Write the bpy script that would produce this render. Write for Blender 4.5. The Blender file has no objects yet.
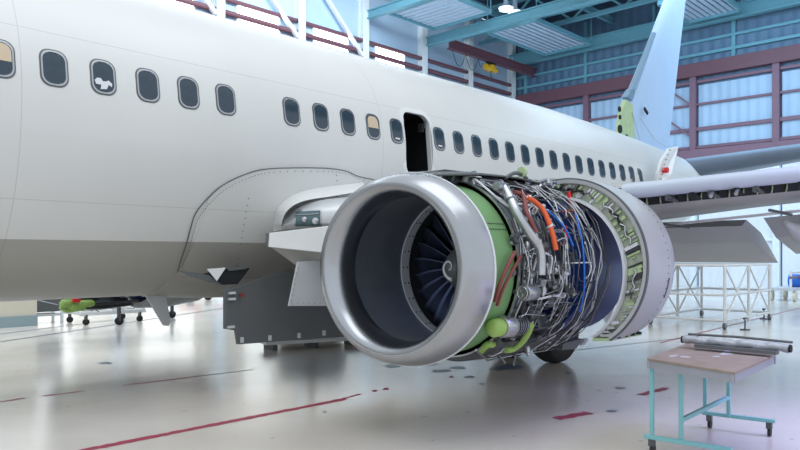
import bpy, math, random
from mathutils import Vector, Matrix
random.seed(7)
S = bpy.context.scene
COL = S.collection

# ---------------------------------------------------------------- camera, world, light
F = 708.0; VX = 1072.0; HZ = 255.0; H = 1.75
TH = math.atan2(VX - 400, F); sn, cs = math.sin(TH), math.cos(TH)
cd = bpy.data.cameras.new('camera'); cam = bpy.data.objects.new('camera', cd); COL.objects.link(cam)
cd.sensor_width = 36; cd.lens = 36 * F / 800; cd.shift_y = (HZ - 225) / 800; cd.clip_end = 300
cam.location = (0, 0, H); cam.rotation_euler = (math.pi / 2, 0, math.atan2(sn, cs) - math.pi / 2)
S.camera = cam
S.view_settings.view_transform = 'Standard'; S.view_settings.look = 'None'
S.view_settings.gamma = 1; S.view_settings.exposure = -0.12
S.view_settings.use_curve_mapping = False
w = bpy.data.worlds.new('world'); S.world = w; w.use_nodes = True
bg = w.node_tree.nodes['Background']; bg.inputs[0].default_value = (.86, .93, 1, 1); bg.inputs[1].default_value = 1.12


def area(name, loc, rot, sx, sy, power, col):
    l = bpy.data.lights.new(name, 'AREA'); l.shape = 'RECTANGLE'; l.size = sx; l.size_y = sy
    l.energy = power; l.color = col
    o = bpy.data.objects.new(name, l); o.location = loc; o.rotation_euler = rot; COL.objects.link(o)
    return o


area('overhead_fill', (4, 3, 14), (0, 0, 0), 14, 10, 750, (.95, .98, 1))  # added fill, no fixture there: brightens the top of the fuselage
area('back_wall_fill', (28, 8, 13), (0, math.radians(-20), 0), 14, 16, 2800, (.55, .78, 1))  # added cool fill turned towards the back wall
area('left_wall_fill', (12, 19, 15.5), (math.radians(38), 0, 0), 29, 3, 3600, (.84, .93, 1))  # added fill that brightens the left wall
area('violet_floor_fill', (9.2, -.6, 4.6), (0, 0, 0), 3, 3, 210, (.36, .30, 1)).data.spread = math.radians(120)  # added out-of-view lamp, only to tint the right-hand floor violet


def at(px, py, X=None, Y=None, Z=None):
    """point of the place seen along a direction of the photograph, on the plane X, Y or Z = ..."""
    l = (px - 400) / F
    d = Vector((cs + l * sn, sn - l * cs, (HZ - py) / F))
    t = X / d.x if X is not None else Y / d.y if Y is not None else (Z - H) / d.z
    return Vector((0, 0, H)) + d * t


# ---------------------------------------------------------------- materials
def nodes(name):
    m = bpy.data.materials.new(name); m.use_nodes = True
    return m, m.node_tree, m.node_tree.nodes['Principled BSDF']


def mat(name, col, rough=.5, metal=0, noise=.08, scale=3, bump=0, spec=None, emit=None, es=1, coat=0):
    m, t, b = nodes(name)
    N = t.nodes.new
    tc = N('ShaderNodeTexCoord'); n = N('ShaderNodeTexNoise'); n.inputs['Scale'].default_value = scale
    n.inputs['Detail'].default_value = 4
    t.links.new(tc.outputs['Object'], n.inputs['Vector'])
    r = N('ShaderNodeMix'); r.data_type = 'RGBA'
    t.links.new(n.outputs[0], r.inputs[0])
    r.inputs[6].default_value = tuple(c * (1 - noise) for c in col) + (1,)
    r.inputs[7].default_value = tuple(min(1, c * (1 + noise)) for c in col) + (1,)
    t.links.new(r.outputs[2], b.inputs['Base Color'])
    b.inputs['Roughness'].default_value = rough; b.inputs['Metallic'].default_value = metal
    if coat: b.inputs['Coat Weight'].default_value = coat
    if bump:
        bp = N('ShaderNodeBump'); bp.inputs['Strength'].default_value = bump; bp.inputs['Distance'].default_value = .02
        t.links.new(n.outputs[0], bp.inputs['Height']); t.links.new(bp.outputs[0], b.inputs['Normal'])
    if emit:
        b.inputs['Emission Color'].default_value = tuple(emit) + (1,); b.inputs['Emission Strength'].default_value = es
    return m


def math_n(t, op, a, b=None, c=None):
    n = t.nodes.new('ShaderNodeMath'); n.operation = op
    for i, v in enumerate((a, b, c)):
        if v is None: continue
        if isinstance(v, (int, float)): n.inputs[i].default_value = v
        else: t.links.new(v, n.inputs[i])
    return n.outputs[0]


def fus_mat():
    m, t, b = nodes('fuselage_paint')
    g = t.nodes.new('ShaderNodeNewGeometry'); sp = t.nodes.new('ShaderNodeSeparateXYZ')
    t.links.new(g.outputs['Position'], sp.inputs[0])
    x, z = sp.outputs[0], sp.outputs[2]
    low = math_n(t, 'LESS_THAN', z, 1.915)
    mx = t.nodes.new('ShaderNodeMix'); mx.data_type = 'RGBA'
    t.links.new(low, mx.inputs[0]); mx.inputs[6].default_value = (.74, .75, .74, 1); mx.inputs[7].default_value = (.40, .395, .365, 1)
    # seams between skin panels: a few thin dark lines
    sx = math_n(t, 'LESS_THAN', math_n(t, 'ABSOLUTE', math_n(t, 'SUBTRACT', math_n(t, 'FRACT', math_n(t, 'DIVIDE', math_n(t, 'ADD', x, 20.35), 5.08)), .5)), .0008)
    sz = math_n(t, 'LESS_THAN', math_n(t, 'ABSOLUTE', math_n(t, 'SUBTRACT', z, 2.32)), .0035)
    sz2 = math_n(t, 'LESS_THAN', math_n(t, 'ABSOLUTE', math_n(t, 'SUBTRACT', z, 4.05)), .004)
    s = math_n(t, 'MAXIMUM', sx, math_n(t, 'MAXIMUM', sz, sz2))
    s = math_n(t, 'MULTIPLY', s, .3)
    m2 = t.nodes.new('ShaderNodeMix'); m2.data_type = 'RGBA'
    t.links.new(s, m2.inputs[0]); t.links.new(mx.outputs[2], m2.inputs[6]); m2.inputs[7].default_value = (.2, .2, .2, 1)
    n = t.nodes.new('ShaderNodeTexNoise'); n.inputs['Scale'].default_value = .9; n.inputs['Detail'].default_value = 5
    t.links.new(g.outputs['Position'], n.inputs['Vector'])
    m3 = t.nodes.new('ShaderNodeMix'); m3.data_type = 'RGBA'; m3.blend_type = 'MULTIPLY'
    m3.inputs[0].default_value = .1
    t.links.new(m2.outputs[2], m3.inputs[6]); t.links.new(n.outputs[0], m3.inputs[7])
    t.links.new(m3.outputs[2], b.inputs['Base Color'])
    b.inputs['Roughness'].default_value = .33
    bp = t.nodes.new('ShaderNodeBump'); bp.inputs['Strength'].default_value = .12; bp.inputs['Distance'].default_value = .02
    t.links.new(n.outputs[0], bp.inputs['Height']); t.links.new(bp.outputs[0], b.inputs['Normal'])
    return m


def corr_mat(name, col, axis, period, rough=.5, depth=.5, emit=0):
    m, t, b = nodes(name)
    g = t.nodes.new('ShaderNodeNewGeometry'); sp = t.nodes.new('ShaderNodeSeparateXYZ')
    t.links.new(g.outputs['Position'], sp.inputs[0])
    v = sp.outputs['XYZ'.index(axis)]
    w_ = math_n(t, 'SINE', math_n(t, 'MULTIPLY', v, 2 * math.pi / period))
    bp = t.nodes.new('ShaderNodeBump'); bp.inputs['Strength'].default_value = depth; bp.inputs['Distance'].default_value = .04
    t.links.new(w_, bp.inputs['Height']); t.links.new(bp.outputs[0], b.inputs['Normal'])
    n = t.nodes.new('ShaderNodeTexNoise'); n.inputs['Scale'].default_value = .35; n.inputs['Detail'].default_value = 4
    t.links.new(g.outputs['Position'], n.inputs['Vector'])
    mx = t.nodes.new('ShaderNodeMix'); mx.data_type = 'RGBA'; t.links.new(n.outputs[0], mx.inputs[0])
    mx.inputs[6].default_value = tuple(c * .82 for c in col) + (1,); mx.inputs[7].default_value = tuple(min(1, c * 1.12) for c in col) + (1,)
    t.links.new(mx.outputs[2], b.inputs['Base Color']); b.inputs['Roughness'].default_value = rough
    return m


def floor_mat():
    m, t, b = nodes('polished_concrete')
    g = t.nodes.new('ShaderNodeNewGeometry')
    n = t.nodes.new('ShaderNodeTexNoise'); n.inputs['Scale'].default_value = .45; n.inputs['Detail'].default_value = 6
    t.links.new(g.outputs['Position'], n.inputs['Vector'])
    r = t.nodes.new('ShaderNodeValToRGB'); t.links.new(n.outputs[0], r.inputs[0])
    r.color_ramp.elements[0].position = .3; r.color_ramp.elements[0].color = (.62, .56, .50, 1)
    r.color_ramp.elements[1].position = .7; r.color_ramp.elements[1].color = (.75, .70, .64, 1)
    # dark scuffs
    n2 = t.nodes.new('ShaderNodeTexNoise'); n2.inputs['Scale'].default_value = 6; n2.inputs['Detail'].default_value = 8
    t.links.new(g.outputs['Position'], n2.inputs['Vector'])
    s = math_n(t, 'MULTIPLY', math_n(t, 'GREATER_THAN', n2.outputs[0], .70), .35)
    mx = t.nodes.new('ShaderNodeMix'); mx.data_type = 'RGBA'; t.links.new(s, mx.inputs[0])
    t.links.new(r.outputs[0], mx.inputs[6]); mx.inputs[7].default_value = (.12, .12, .13, 1)
    t.links.new(mx.outputs[2], b.inputs['Base Color'])
    rr = math_n(t, 'MULTIPLY_ADD', n.outputs[0], .16, .10)
    t.links.new(rr, b.inputs['Roughness'])
    b.inputs['Specular IOR Level'].default_value = .55
    bp = t.nodes.new('ShaderNodeBump'); bp.inputs['Strength'].default_value = .06; bp.inputs['Distance'].default_value = .02
    n3 = t.nodes.new('ShaderNodeTexNoise'); n3.inputs['Scale'].default_value = 2.2
    t.links.new(g.outputs['Position'], n3.inputs['Vector'])
    t.links.new(n3.outputs[0], bp.inputs['Height']); t.links.new(bp.outputs[0], b.inputs['Normal'])
    return m


M = dict(
    fus=fus_mat(), floor=floor_mat(),
    white=mat('white_paint', (.78, .79, .79), .35), tail=mat('tail_paint', (.45, .60, .80), .4, noise=.04),
    grey=mat('grey_paint', (.40, .395, .375), .4), dgrey=mat('dark_grey_paint', (.115, .125, .13), .45, bump=.1),
    lip=mat('polished_aluminium', (.42, .435, .46), .25, 1, .12, 2.2, bump=.03),
    lgrey=mat('pale_grey_composite', (.56, .58, .60), .45),
    barrel=mat('acoustic_liner', (.27, .30, .345), .36, .7, .12, 5),
    cowl=mat('cowl_paint', (.50, .51, .52), .4, .15),
    green=mat('green_primer', (.17, .33, .14), .5, 0, .2, 3), pgreen=mat('pale_green_primer', (.45, .58, .33), .55, 0, .2, 8),
    lime=mat('lime_green_coating', (.33, .52, .13), .4, 0, .15, 6),
    steel=mat('bare_steel', (.50, .51, .53), .3, .9, .2, 8, bump=.1),
    dsteel=mat('dark_engine_metal', (.11, .115, .125), .42, .7, .35, 12, bump=.3),
    black=mat('black_rubber', (.018, .018, .02), .6), dark=mat('dark_cavity', (.012, .014, .018), .8),
    glass=mat('cabin_glass', (.035, .06, .085), .12, 0, .3, 6), blind=mat('beige_blind', (.62, .50, .36), .6),
    orange=mat('orange_sleeve', (.75, .12, .03), .5), maroon=mat('maroon_hose', (.22, .05, .045), .5),
    red=mat('red_cover', (.72, .02, .03), .45), bluew=mat('blue_cable', (.02, .16, .62), .45), whitew=mat('white_cable', (.72, .74, .78), .45),
    fan=mat('flare_blue_titanium', (.16, .20, .34), .30, .8, .2, 6), core=mat('flare_blue_cowl', (.02, .055, .25), .33, .25, .15, 3),  # blue flare glow is put into the fan and core colours
    rustrail=mat('maroon_steel', (.17, .075, .10), .5), hang=mat('violet_brown_steel', (.21, .12, .17), .5),
    teal=mat('teal_steel', (.16, .40, .50), .5), tealleg=mat('turquoise_enamel', (.22, .52, .55), .4),
    roof=mat('dark_roof_sheet', (.03, .07, .12), .6), slat=mat('pale_blue_slat', (.50, .64, .80), .5),
    yellow=mat('yellow_hoist_paint', (.75, .45, .02), .45), colw=mat('white_column_paint', (.80, .88, .94), .5),
    wood=mat('worn_brown_board', (.30, .235, .20), .6, 0, .3, 6), foil=mat('silver_wrap', (.40, .42, .47), .45, .5, .3, 14, bump=.5),
    redline=mat('red_floor_paint', (.36, .05, .09), .5, 0, .5, 12), dkline=mat('grey_floor_line', (.14, .13, .16), .5, 0, .4, 10),
    stain=mat('blue_grey_stain', (.13, .19, .25), .35, 0, .3, 20),
    cream=mat('cream_wall_paint', (.72, .68, .56), .6), skirt=mat('blue_grey_wainscot', (.30, .40, .44), .5),
    wallL=corr_mat('pale_blue_wall_sheet', (.52, .70, .90), 'X', 2.3, depth=.15),
    wallB=corr_mat('blue_tinted_sheet', (.13, .24, .37), 'Y', .6, depth=.7),  # blue tint lying over the hangar end is put into wall and door colours
    door=corr_mat('pale_hangar_door_sheet', (.42, .60, .80), 'Y', .5, depth=.5),
    doorlow=corr_mat('haze_white_door_sheet', (.80, .84, .90), 'Y', .5, depth=.3),  # whiter below the lintel: bright haze put into the sheet colour
    lamp=mat('lamp_diffuser', (.9, .95, 1), .4, emit=(.8, .92, 1), es=1.6),
    daylight=mat('daylit_glass', (.9, .95, 1), .3, emit=(.93, .97, 1), es=9),
    lowglass=mat('tall_daylit_glass', (.9, .92, .9), .3, emit=(1, .95, .86), es=.95),
    cas=mat('mottled_primer', (.50, .55, .44), .5, 0, .35, 14),
    clad=mat('warm_white_cladding', (.78, .73, .64), .5),
    lens=mat('landing_light_lens', (.10, .16, .18), .1, .2),
)


# ---------------------------------------------------------------- mesh helpers
class MB:
    def __init__(self): self.v = []; self.f = []; self.mi = []

    def add(self, vs, fs, mi=0):
        o = len(self.v); self.v += [Vector(p) for p in vs]
        self.f += [[i + o for i in q] for q in fs]; self.mi += [mi] * len(fs); return self

    def box(self, c, s, rot=None, mi=0):
        c = Vector(c); h = [Vector((a * s[0] / 2, b * s[1] / 2, d * s[2] / 2)) for a in (-1, 1) for b in (-1, 1) for d in (-1, 1)]
        if rot is not None: h = [rot @ p for p in h]
        return self.add([c + p for p in h], [(0, 1, 3, 2), (4, 6, 7, 5), (0, 4, 5, 1), (2, 3, 7, 6), (0, 2, 6, 4), (1, 5, 7, 3)], mi)

    def bar(self, a, b, wd, ht, mi=0):
        a, b = Vector(a), Vector(b); d = (b - a); L = d.length; d.normalize()
        up = Vector((0, 0, 1)) if abs(d.z) < .95 else Vector((1, 0, 0))
        s = d.cross(up).normalized(); u = s.cross(d)
        R = Matrix((d, s, u)).transposed()
        return self.box((a + b) / 2, (L, wd, ht), R, mi)

    def tube(self, pts, r, n=8, caps=True, mi=0):
        pts = [Vector(p) for p in pts]; k = len(pts)
        rs = r if isinstance(r, (list, tuple)) else [r] * k
        t0 = (pts[1] - pts[0]).normalized()
        up = Vector((0, 0, 1)) if abs(t0.z) < .9 else Vector((1, 0, 0))
        nrm = (up - t0 * up.dot(t0)).normalized(); vs = []
        for i in range(k):
            t = ((pts[min(i + 1, k - 1)] - pts[max(i - 1, 0)])).normalized()
            nrm = (nrm - t * nrm.dot(t)).normalized(); b = t.cross(nrm)
            vs += [pts[i] + (nrm * math.cos(2 * math.pi * j / n) + b * math.sin(2 * math.pi * j / n)) * rs[i] for j in range(n)]
        fs = [(i * n + j, i * n + (j + 1) % n, (i + 1) * n + (j + 1) % n, (i + 1) * n + j) for i in range(k - 1) for j in range(n)]
        if caps: fs += [tuple(range(n))[::-1], tuple((k - 1) * n + j for j in range(n))]
        return self.add(vs, fs, mi)

    def cyl(self, a, b, r0, r1=None, n=20, mi=0): return self.tube([a, b], [r0, r0 if r1 is None else r1], n, mi=mi)

    def lathe(self, prof, cy, cz, n=64, a0=0, a1=360, ky=1, kz=1, fn=None, closed=False, mi=0):
        """rings about an axis along X; angle 0 points to -Y (port), 90 up"""
        full = abs(a1 - a0) >= 360; cols = n if full else n + 1; vs = []
        for x, r in prof:
            for j in range(cols):
                a = math.radians(a0 + (a1 - a0) * j / n)
                p = Vector((x, cy - math.cos(a) * r * ky, cz + math.sin(a) * r * kz))
                vs.append(fn(p) if fn else p)
        k = len(prof); fs = []
        for i in range(k if closed else k - 1):
            for j in range(n):
                j2 = (j + 1) % cols; i2 = (i + 1) % k
                fs.append((i * cols + j, i * cols + j2, i2 * cols + j2, i2 * cols + j))
        if closed and not full:
            fs += [tuple(i * cols for i in range(k)), tuple(i * cols + n for i in range(k))[::-1]]
        return self.add(vs, fs, mi)

    def prism(self, poly, off, mi=0):
        n = len(poly); off = Vector(off); p = [Vector(q) for q in poly]
        return self.add(p + [q + off for q in p], [tuple(range(n))[::-1], tuple(range(n, 2 * n))] +
                        [(i, (i + 1) % n, n + (i + 1) % n, n + i) for i in range(n)], mi)

    def grid(self, rows, mi=0):
        n = len(rows[0])
        return self.add([p for r in rows for p in r], [(i * n + j, i * n + j + 1, (i + 1) * n + j + 1, (i + 1) * n + j)
                        for i in range(len(rows) - 1) for j in range(n - 1)], mi)

    def build(self, name, m, parent=None, smooth=None, bevel=0, thick=0):
        org = Vector((0, 0, 0)); p = parent
        while p is not None: org += p.location; p = p.parent
        me = bpy.data.meshes.new(name)
        me.from_pydata([tuple(q - org) for q in self.v], [], self.f)
        for mm in (m if isinstance(m, (list, tuple)) else [m]): me.materials.append(mm)
        for pl, i in zip(me.polygons, self.mi): pl.material_index = i
        import bmesh
        bm = bmesh.new(); bm.from_mesh(me); bmesh.ops.recalc_face_normals(bm, faces=bm.faces); bm.to_mesh(me); bm.free()
        if smooth: me.shade_smooth(); me.set_sharp_from_angle(angle=math.radians(smooth))
        o = bpy.data.objects.new(name, me); COL.objects.link(o)
        if parent is not None: o.parent = parent
        if bevel:
            b = o.modifiers.new('b', 'BEVEL'); b.width = bevel; b.segments = 2; b.limit_method = 'ANGLE'
        if thick:
            b = o.modifiers.new('s', 'SOLIDIFY'); b.thickness = thick
        return o


def tag(o, label=None, cat=None, group=None, kind=None):
    if label: o['label'] = label
    if cat: o['category'] = cat
    if group: o['group'] = group
    if kind: o['kind'] = kind
    return o


def empty(name, loc, parent=None):
    o = bpy.data.objects.new(name, None); o.empty_display_size = .2; COL.objects.link(o)
    o.location = loc
    if parent is not None: o.parent = parent
    return o


def spline(pts, k=6):
    pts = [Vector(p) for p in pts]; out = []
    P = [pts[0] * 2 - pts[1]] + pts + [pts[-1] * 2 - pts[-2]]
    for i in range(1, len(P) - 2):
        for j in range(k):
            t = j / k; a, b, c, d = P[i - 1:i + 3]
            out.append(.5 * ((2 * b) + (c - a) * t + (2 * a - 5 * b + 4 * c - d) * t * t + (3 * b - a - 3 * c + d) * t ** 3))
    return out + [pts[-1]]


# ================================================================ HANGAR SHELL
YW, XB = 28.0, 41.0
fl = MB().add([(-14, -14, 0), (44, -14, 0), (44, YW, 0), (-14, YW, 0)], [(0, 1, 2, 3)]).build('floor', M['floor'])
tag(fl, kind='structure')
wl = MB().box(((XB - 14) / 2, YW + .15, 8.6), (XB + 14, .3, 17.2)).build('wall_left', M['wallL']); tag(wl, kind='structure')
wb = MB().box((XB + .15, 7, 8.6), (.3, 42, 17.2)).build('wall_back', M['wallB']); tag(wb, kind='structure')
cl = MB().box((32, 7, 17.4), (20, 42, .3)).build('ceiling', M['roof']); tag(cl, kind='structure')
# columns and pipes belong to the left wall
cx = [at(p, 50, Y=YW).x for p in (216, 297, 361, 420, 466, 509)]
cx = [cx[0] - 13.8, cx[0] - 9.2, cx[0] - 4.6] + cx
for i, x in enumerate(cx):
    b = MB(); b.box((x, YW - .2, 8.5), (.16, .4, 17)); b.box((x, YW - .4, 8.5), (.42, .05, 17)); b.box((x, YW - .02, 8.5), (.42, .05, 17))
    b.build('column', M['colw'], wl)
for z, r in ((13.35, .11), (12.75, .13), (12.35, .13)):
    MB().cyl((-10, YW - .16, z), (XB - .3, YW - .16, z), r, n=10).build('pipe', M['rustrail'], wl, 40)
for i, x in enumerate(cx[2:6]):       # brace struts beside the columns
    MB().bar((x - 3.6, YW - .3, 15.8), (x - .2, YW - .3, 12.5), .18, .18).build('brace', M['colw'], wl)
for i, x in enumerate((12.2, 15.1, 19.7, 24.2, 28.6)):
    b = MB(); b.box((x, YW - .03, 12.85), (2.3, .06, 1.1)); g = b.build('window_%d' % (i + 1), M['daylight']); tag(g, kind='structure')
    fr = MB()
    for dz in (-.6, .6): fr.box((x, YW - .05, 12.85 + dz), (2.5, .1, .08))
    for dx in (-1.2, 1.2): fr.box((x + dx, YW - .05, 12.85), (.08, .1, 1.2))
    fr.build('window_frame', M['colw'], g)
MB().box((13.5, YW - .01, 3.2), (XB + 13, .02, 6.4)).build('lower_cladding', M['clad'], wl)
for i, x in enumerate((-3.5, 1.2, 5.8, 10.4, 15.1, 19.7)):   # tall low windows, seen mirrored in the floor
    g = MB().box((x, YW - .03, 2.9), (1.5 if i % 2 else 2.4, .06, 4.2)).build('window_%d' % (i + 6), M['lowglass']); tag(g, kind='structure')
    m = MB()
    for dz in (0, 1.4, 2.8, 4.2): m.box((x, YW - .06, .8 + dz), (1.6 if i % 2 else 2.5, .08, .08))
    m.build('window_frame', M['colw'], g)
# back wall: beams, posts , hangar door panels
def bz(px, py): return at(px, py, X=XB).z
zT = at(800, 45, X=XB - .3).z
by = lambda px: at(px, 80, X=XB - .3).y
MB().box((XB - .25, 7, zT - .35), (.5, 42, .75)).build('header_beam', M['rustrail'], wb)
MB().box((XB - .12, 7, zT - 1.0), (.2, 42, .16)).build('rail', M['hang'], wb)
MB().box((XB - .12, 7, zT + .55), (.2, 42, .16)).build('rail', M['teal'], wb)
MB().box((XB - .12, 7, zT + 1.3), (.2, 42, .14)).build('rail', M['teal'], wb)
posts = [by(586), by(693), by(776), by(776) - (by(693) - by(776))]
for y in posts + [by(586) + 4.6]:
    MB().box((XB - .2, y, (zT - .7 + 7.2) / 2), (.35, .34, zT - .7 - 7.2)).build('post', M['hang'], wb)
    MB().box((XB - .2, y, 3.6), (.35, .34, 7.2)).build('post', M['colw'], wb)  # lower posts pale as well, haze put into their colour
for a, b_ in zip([by(586) + 4.6] + posts, posts + [-13]):
    MB().box((XB - .05, (a + b_) / 2, (zT - 1.2 + 7.2) / 2), (.12, abs(a - b_) - .5, zT - 1.2 - 7.2)).build('door_panel', M['door'], wb)
    MB().box((XB - .05, (a + b_) / 2, 3.5), (.12, abs(a - b_) - .5, 7.0)).build('door_panel', M['doorlow'], wb)
for py, hh in ((97, .12), (123, .2), (142, .16)):
    z = at(750, py, X=XB - .2).z
    MB().box((XB - .2, 7, z), (.16, 41.8, hh)).build('rail', M['hang'], wb)
z = at(750, 151, X=XB - .2).z
MB().box((XB - .3, 2, z), (.4, 30, .7)).build('lintel_beam', M['hang'], wb)
for z0 in (2.6, 4.8): MB().box((XB - .2, 7, z0), (.16, 41.8, .2)).build('rail', M['colw'], wb)
y1 = by(693); y2 = y1 + 1.9
for k in range(5):                     # lattice mast beside the door post
    z0 = 3 + k * 1.8
    MB().bar((XB - .35, y1, z0), (XB - .35, y2, z0 + 1.6), .08, .1).build('brace', M['hang'], wb)
MB().box((XB - .35, y2, 6), (.12, .12, 12)).build('post', M['hang'], wb)
for k in range(9):
    MB().box((XB - .1, 27 - k * 4.5, zT + 2), (.14, .2, 4)).build('stud', M['teal'], wb)

# low cream wall seen under the belly
p = at(15, 327, Z=0)
ax = Vector((1, 0, 0))
q0 = Vector((at(-120, 320, Y=p.y).x, p.y, 0)); q1 = Vector((at(37, 320, Y=p.y).x, p.y, 0))
off = MB().box(((q0.x + q1.x) / 2, p.y + .1, 1.2), (q1.x - q0.x, .2, 2.4)).build('wall_office', M['cream']); tag(off, kind='structure')
MB().box(((q0.x + q1.x) / 2, p.y - .02, .13), (q1.x - q0.x, .06, .26)).build('wainscot', M['skirt'], off)

# floor markings (painted on the floor)
def strip(a, b, wd, name, m, z=.002, seed=0, jag=.35):
    rnd = random.Random(seed)
    a, b = at(*a, Z=0), at(*b, Z=0); d = b - a; L = d.length; d.normalize(); s = Vector((-d.y, d.x, 0)); n = max(3, int(L / .06))
    rows = []
    for i in range(n + 1):
        c = a + d * (L * i / n) + Vector((0, 0, z)); w1 = wd * (.5 - rnd.random() * jag * .5); w2 = wd * (.5 - rnd.random() * jag * .5)
        rows.append([c + s * w1, c - s * w2])
    return MB().grid(rows).build(name, m, fl)


def blot(px, py, rx, ry, m, seed, z=.003):
    rnd = random.Random(seed); c = at(px, py, Z=0); n = 14
    ux = (at(px + 5, py, Z=0) - c) / 5; uy = (at(px, py + 5, Z=0) - c) / 5
    vs = [c + ux * rx * math.cos(2 * math.pi * i / n) * rnd.uniform(.5, 1.1) + uy * ry * math.sin(2 * math.pi * i / n) * rnd.uniform(.5, 1.1) + Vector((0, 0, z)) for i in range(n)]
    return MB().add(vs, [tuple(range(n))]).build('stain', m, fl)


strip((40, 459), (345, 399), .13, 'painted_line', M['redline'], seed=1)
strip((342, 399), (360, 394), .08, 'painted_line', M['redline'], seed=2, jag=.8)
strip((0, 402), (25, 398), .09, 'painted_line', M['redline'], seed=3, jag=.6)
strip((43, 396), (85, 391), .09, 'painted_line', M['redline'], seed=4, jag=.8)
strip((123, 385.5), (200, 376), .09, 'painted_line', M['redline'], seed=5, jag=.7)
strip((200, 376), (253, 369.5), .05, 'painted_line', M['dkline'], seed=6, jag=.7)
strip((0, 342), (225, 308), .13, 'painted_line', M['dkline'], seed=7)
strip((0, 334), (130, 318), .10, 'painted_line', M['dkline'], seed=8)
strip((556, 419), (589, 412.5), .17, 'painted_line', M['redline'], seed=9, jag=.5)
strip((640, 395), (667, 388), .16, 'painted_line', M['redline'], seed=10, jag=.6)
strip((560, 352), (700, 336), .05, 'painted_line', M['dkline'], seed=11)
strip((660, 343), (800, 308), .07, 'painted_line', M['redline'], seed=12)
for i, (a, b, c, d) in enumerate(((392, 366, 9, 2), (428, 364, 12, 2), (441, 371, 10, 2.2), (457, 368, 9, 2), (512, 367, 16, 3), (497, 369, 8, 2), (470, 377, 6, 1.5),
                                  (482, 384, 3, 1.2), (620, 388, 9, 1.6), (612, 411, 6, 1.5), (568, 373, 5, 1.2), (573, 383, 3, 1), (325, 412, 2.5, .8), (105, 363, 8, 1.2))):
    blot(a, b, c, d, M['stain'], 20 + i)
for i, (a, b, c, d) in enumerate(((386, 389, 4, 1.2), (375, 391, 3, 1.2), (451, 377, 3, 1))): blot(a, b, c, d, M['redline'], 50 + i)

# ================================================================ ROOF STEEL
def beam(a, b, dp, wd, m, name, label, cat='roof beam', group=None):
    a, b = Vector(a), Vector(b); o = MB(); up = Vector((0, 0, dp / 2))
    o.bar(a + up, b + up, wd, dp * .14); o.bar(a - up, b - up, wd, dp * .14); o.bar(a, b, wd * .25, dp)
    return tag(o.build(name, m), label, cat, group)


p1 = at(426, 44, Y=YW - .3)
beam((p1.x, YW - .2, p1.z + .08), (p1.x, -12, p1.z + .08), .46, .35, M['teal'], 'roof_beam', 'large teal steel beam crossing the ceiling above the yellow hoist')
p2 = at(521, 65, Y=YW - .3); X2 = min(p2.x, XB - .8)
beam((X2, YW - .2, p2.z), (X2, -12, p2.z), .7, .4, M['teal'], 'roof_beam', 'large teal steel beam running along the top of the back wall')
for k, (px, py, lab) in enumerate(((560, 30, 'thinner teal truss between the two large teal ceiling beams'), (600, 60, 'teal truss just in front of the back wall beam, behind the tail fin'))):
    q = at(px, py, Z=p2.z + (.6 if k == 0 else .3))
    x = (p1.x + X2) / 2 + (1.0 if k else -.8); zc = p2.z + 1.0
    t = empty('roof_truss', (x, 8, zc)); tag(t, lab, 'roof truss')
    for nm, dz in (('top_chord', .8), ('bottom_chord', -.5)):
        MB().bar((x, YW - .2, zc + dz), (x, -12, zc + dz), .2, .22).build(nm, M['teal'], t)
    y = YW - .5; kk = 0
    while y > -11:
        MB().bar((x, y, zc + (.8 if kk % 2 else -.5)), (x, y - 1.6, zc + (-.5 if kk % 2 else .8)), .1, .12).build('web_bar', M['teal'], t)
        y -= 1.6; kk += 1
nth = ['first', 'second', 'third', 'fourth', 'fifth', 'sixth', 'seventh', 'eighth', 'ninth']
for k in range(7):
    y = 25 - k * 4.4
    beam((24, y, 16.2), (XB - .2, y, 16.2), .34, .2, M['teal'], 'purlin', '%s teal roof purlin from the left wall, running towards the back wall' % nth[k], 'purlin', 'roof purlins')


def deck(name, xs, ys, z, along, label):
    t = empty(name, ((xs[0] + xs[1]) / 2, (ys[0] + ys[1]) / 2, z)); tag(t, label, 'ceiling panel', 'slatted ceiling panels')
    n = 9
    m = MB()
    for i in range(n):
        f = (i + .5) / n
        if along == 'Y': m.box((xs[0] + (xs[1] - xs[0]) * f, sum(ys) / 2, z), ((xs[1] - xs[0]) / n * .66, ys[1] - ys[0], .06))
        else: m.box((sum(xs) / 2, ys[0] + (ys[1] - ys[0]) * f, z), (xs[1] - xs[0], (ys[1] - ys[0]) / n * .66, .06))
    m.build('slat_panel', M['slat'], t)
    m = MB()
    for y in ys: m.box((sum(xs) / 2, y, z - .05), (xs[1] - xs[0], .12, .22))
    for x in xs: m.box((x, sum(ys) / 2, z - .05), (.12, ys[1] - ys[0], .22))
    m.build('frame', M['teal'], t)
    for x in xs:
        for y in ys: MB().cyl((x, y, z), (x, y, 17.25), .03, n=6).build('hanger_rod', M['teal'], t)


zd = p1.z + .5
a = at(430, 30, Z=zd); b = at(385, 5, Z=zd)
deck('slatted_panel', (27.0, 30.6), (22.4, 26.4), zd, 'Y', 'white slatted ceiling panel left of the yellow hoist, before the first large teal beam')
a = at(545, 60, Z=zd)
deck('slatted_panel', (33.3, 39.4), (21.3, 24.6), zd, 'X', 'white slatted ceiling panel between the two teal beams, left of the tail fin')
deck('slatted_panel', (35.5, 39.4), (12.6, 15.4), zd, 'X', 'white slatted ceiling panel at the top, right of the tail fin')

beam((26.6, YW - .2, p1.z + .5), (26.6, -12, p1.z + .5), .4, .3, M['teal'], 'roof_beam', 'teal steel beam at the top of the photo, left of the first slatted ceiling panel')
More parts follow.
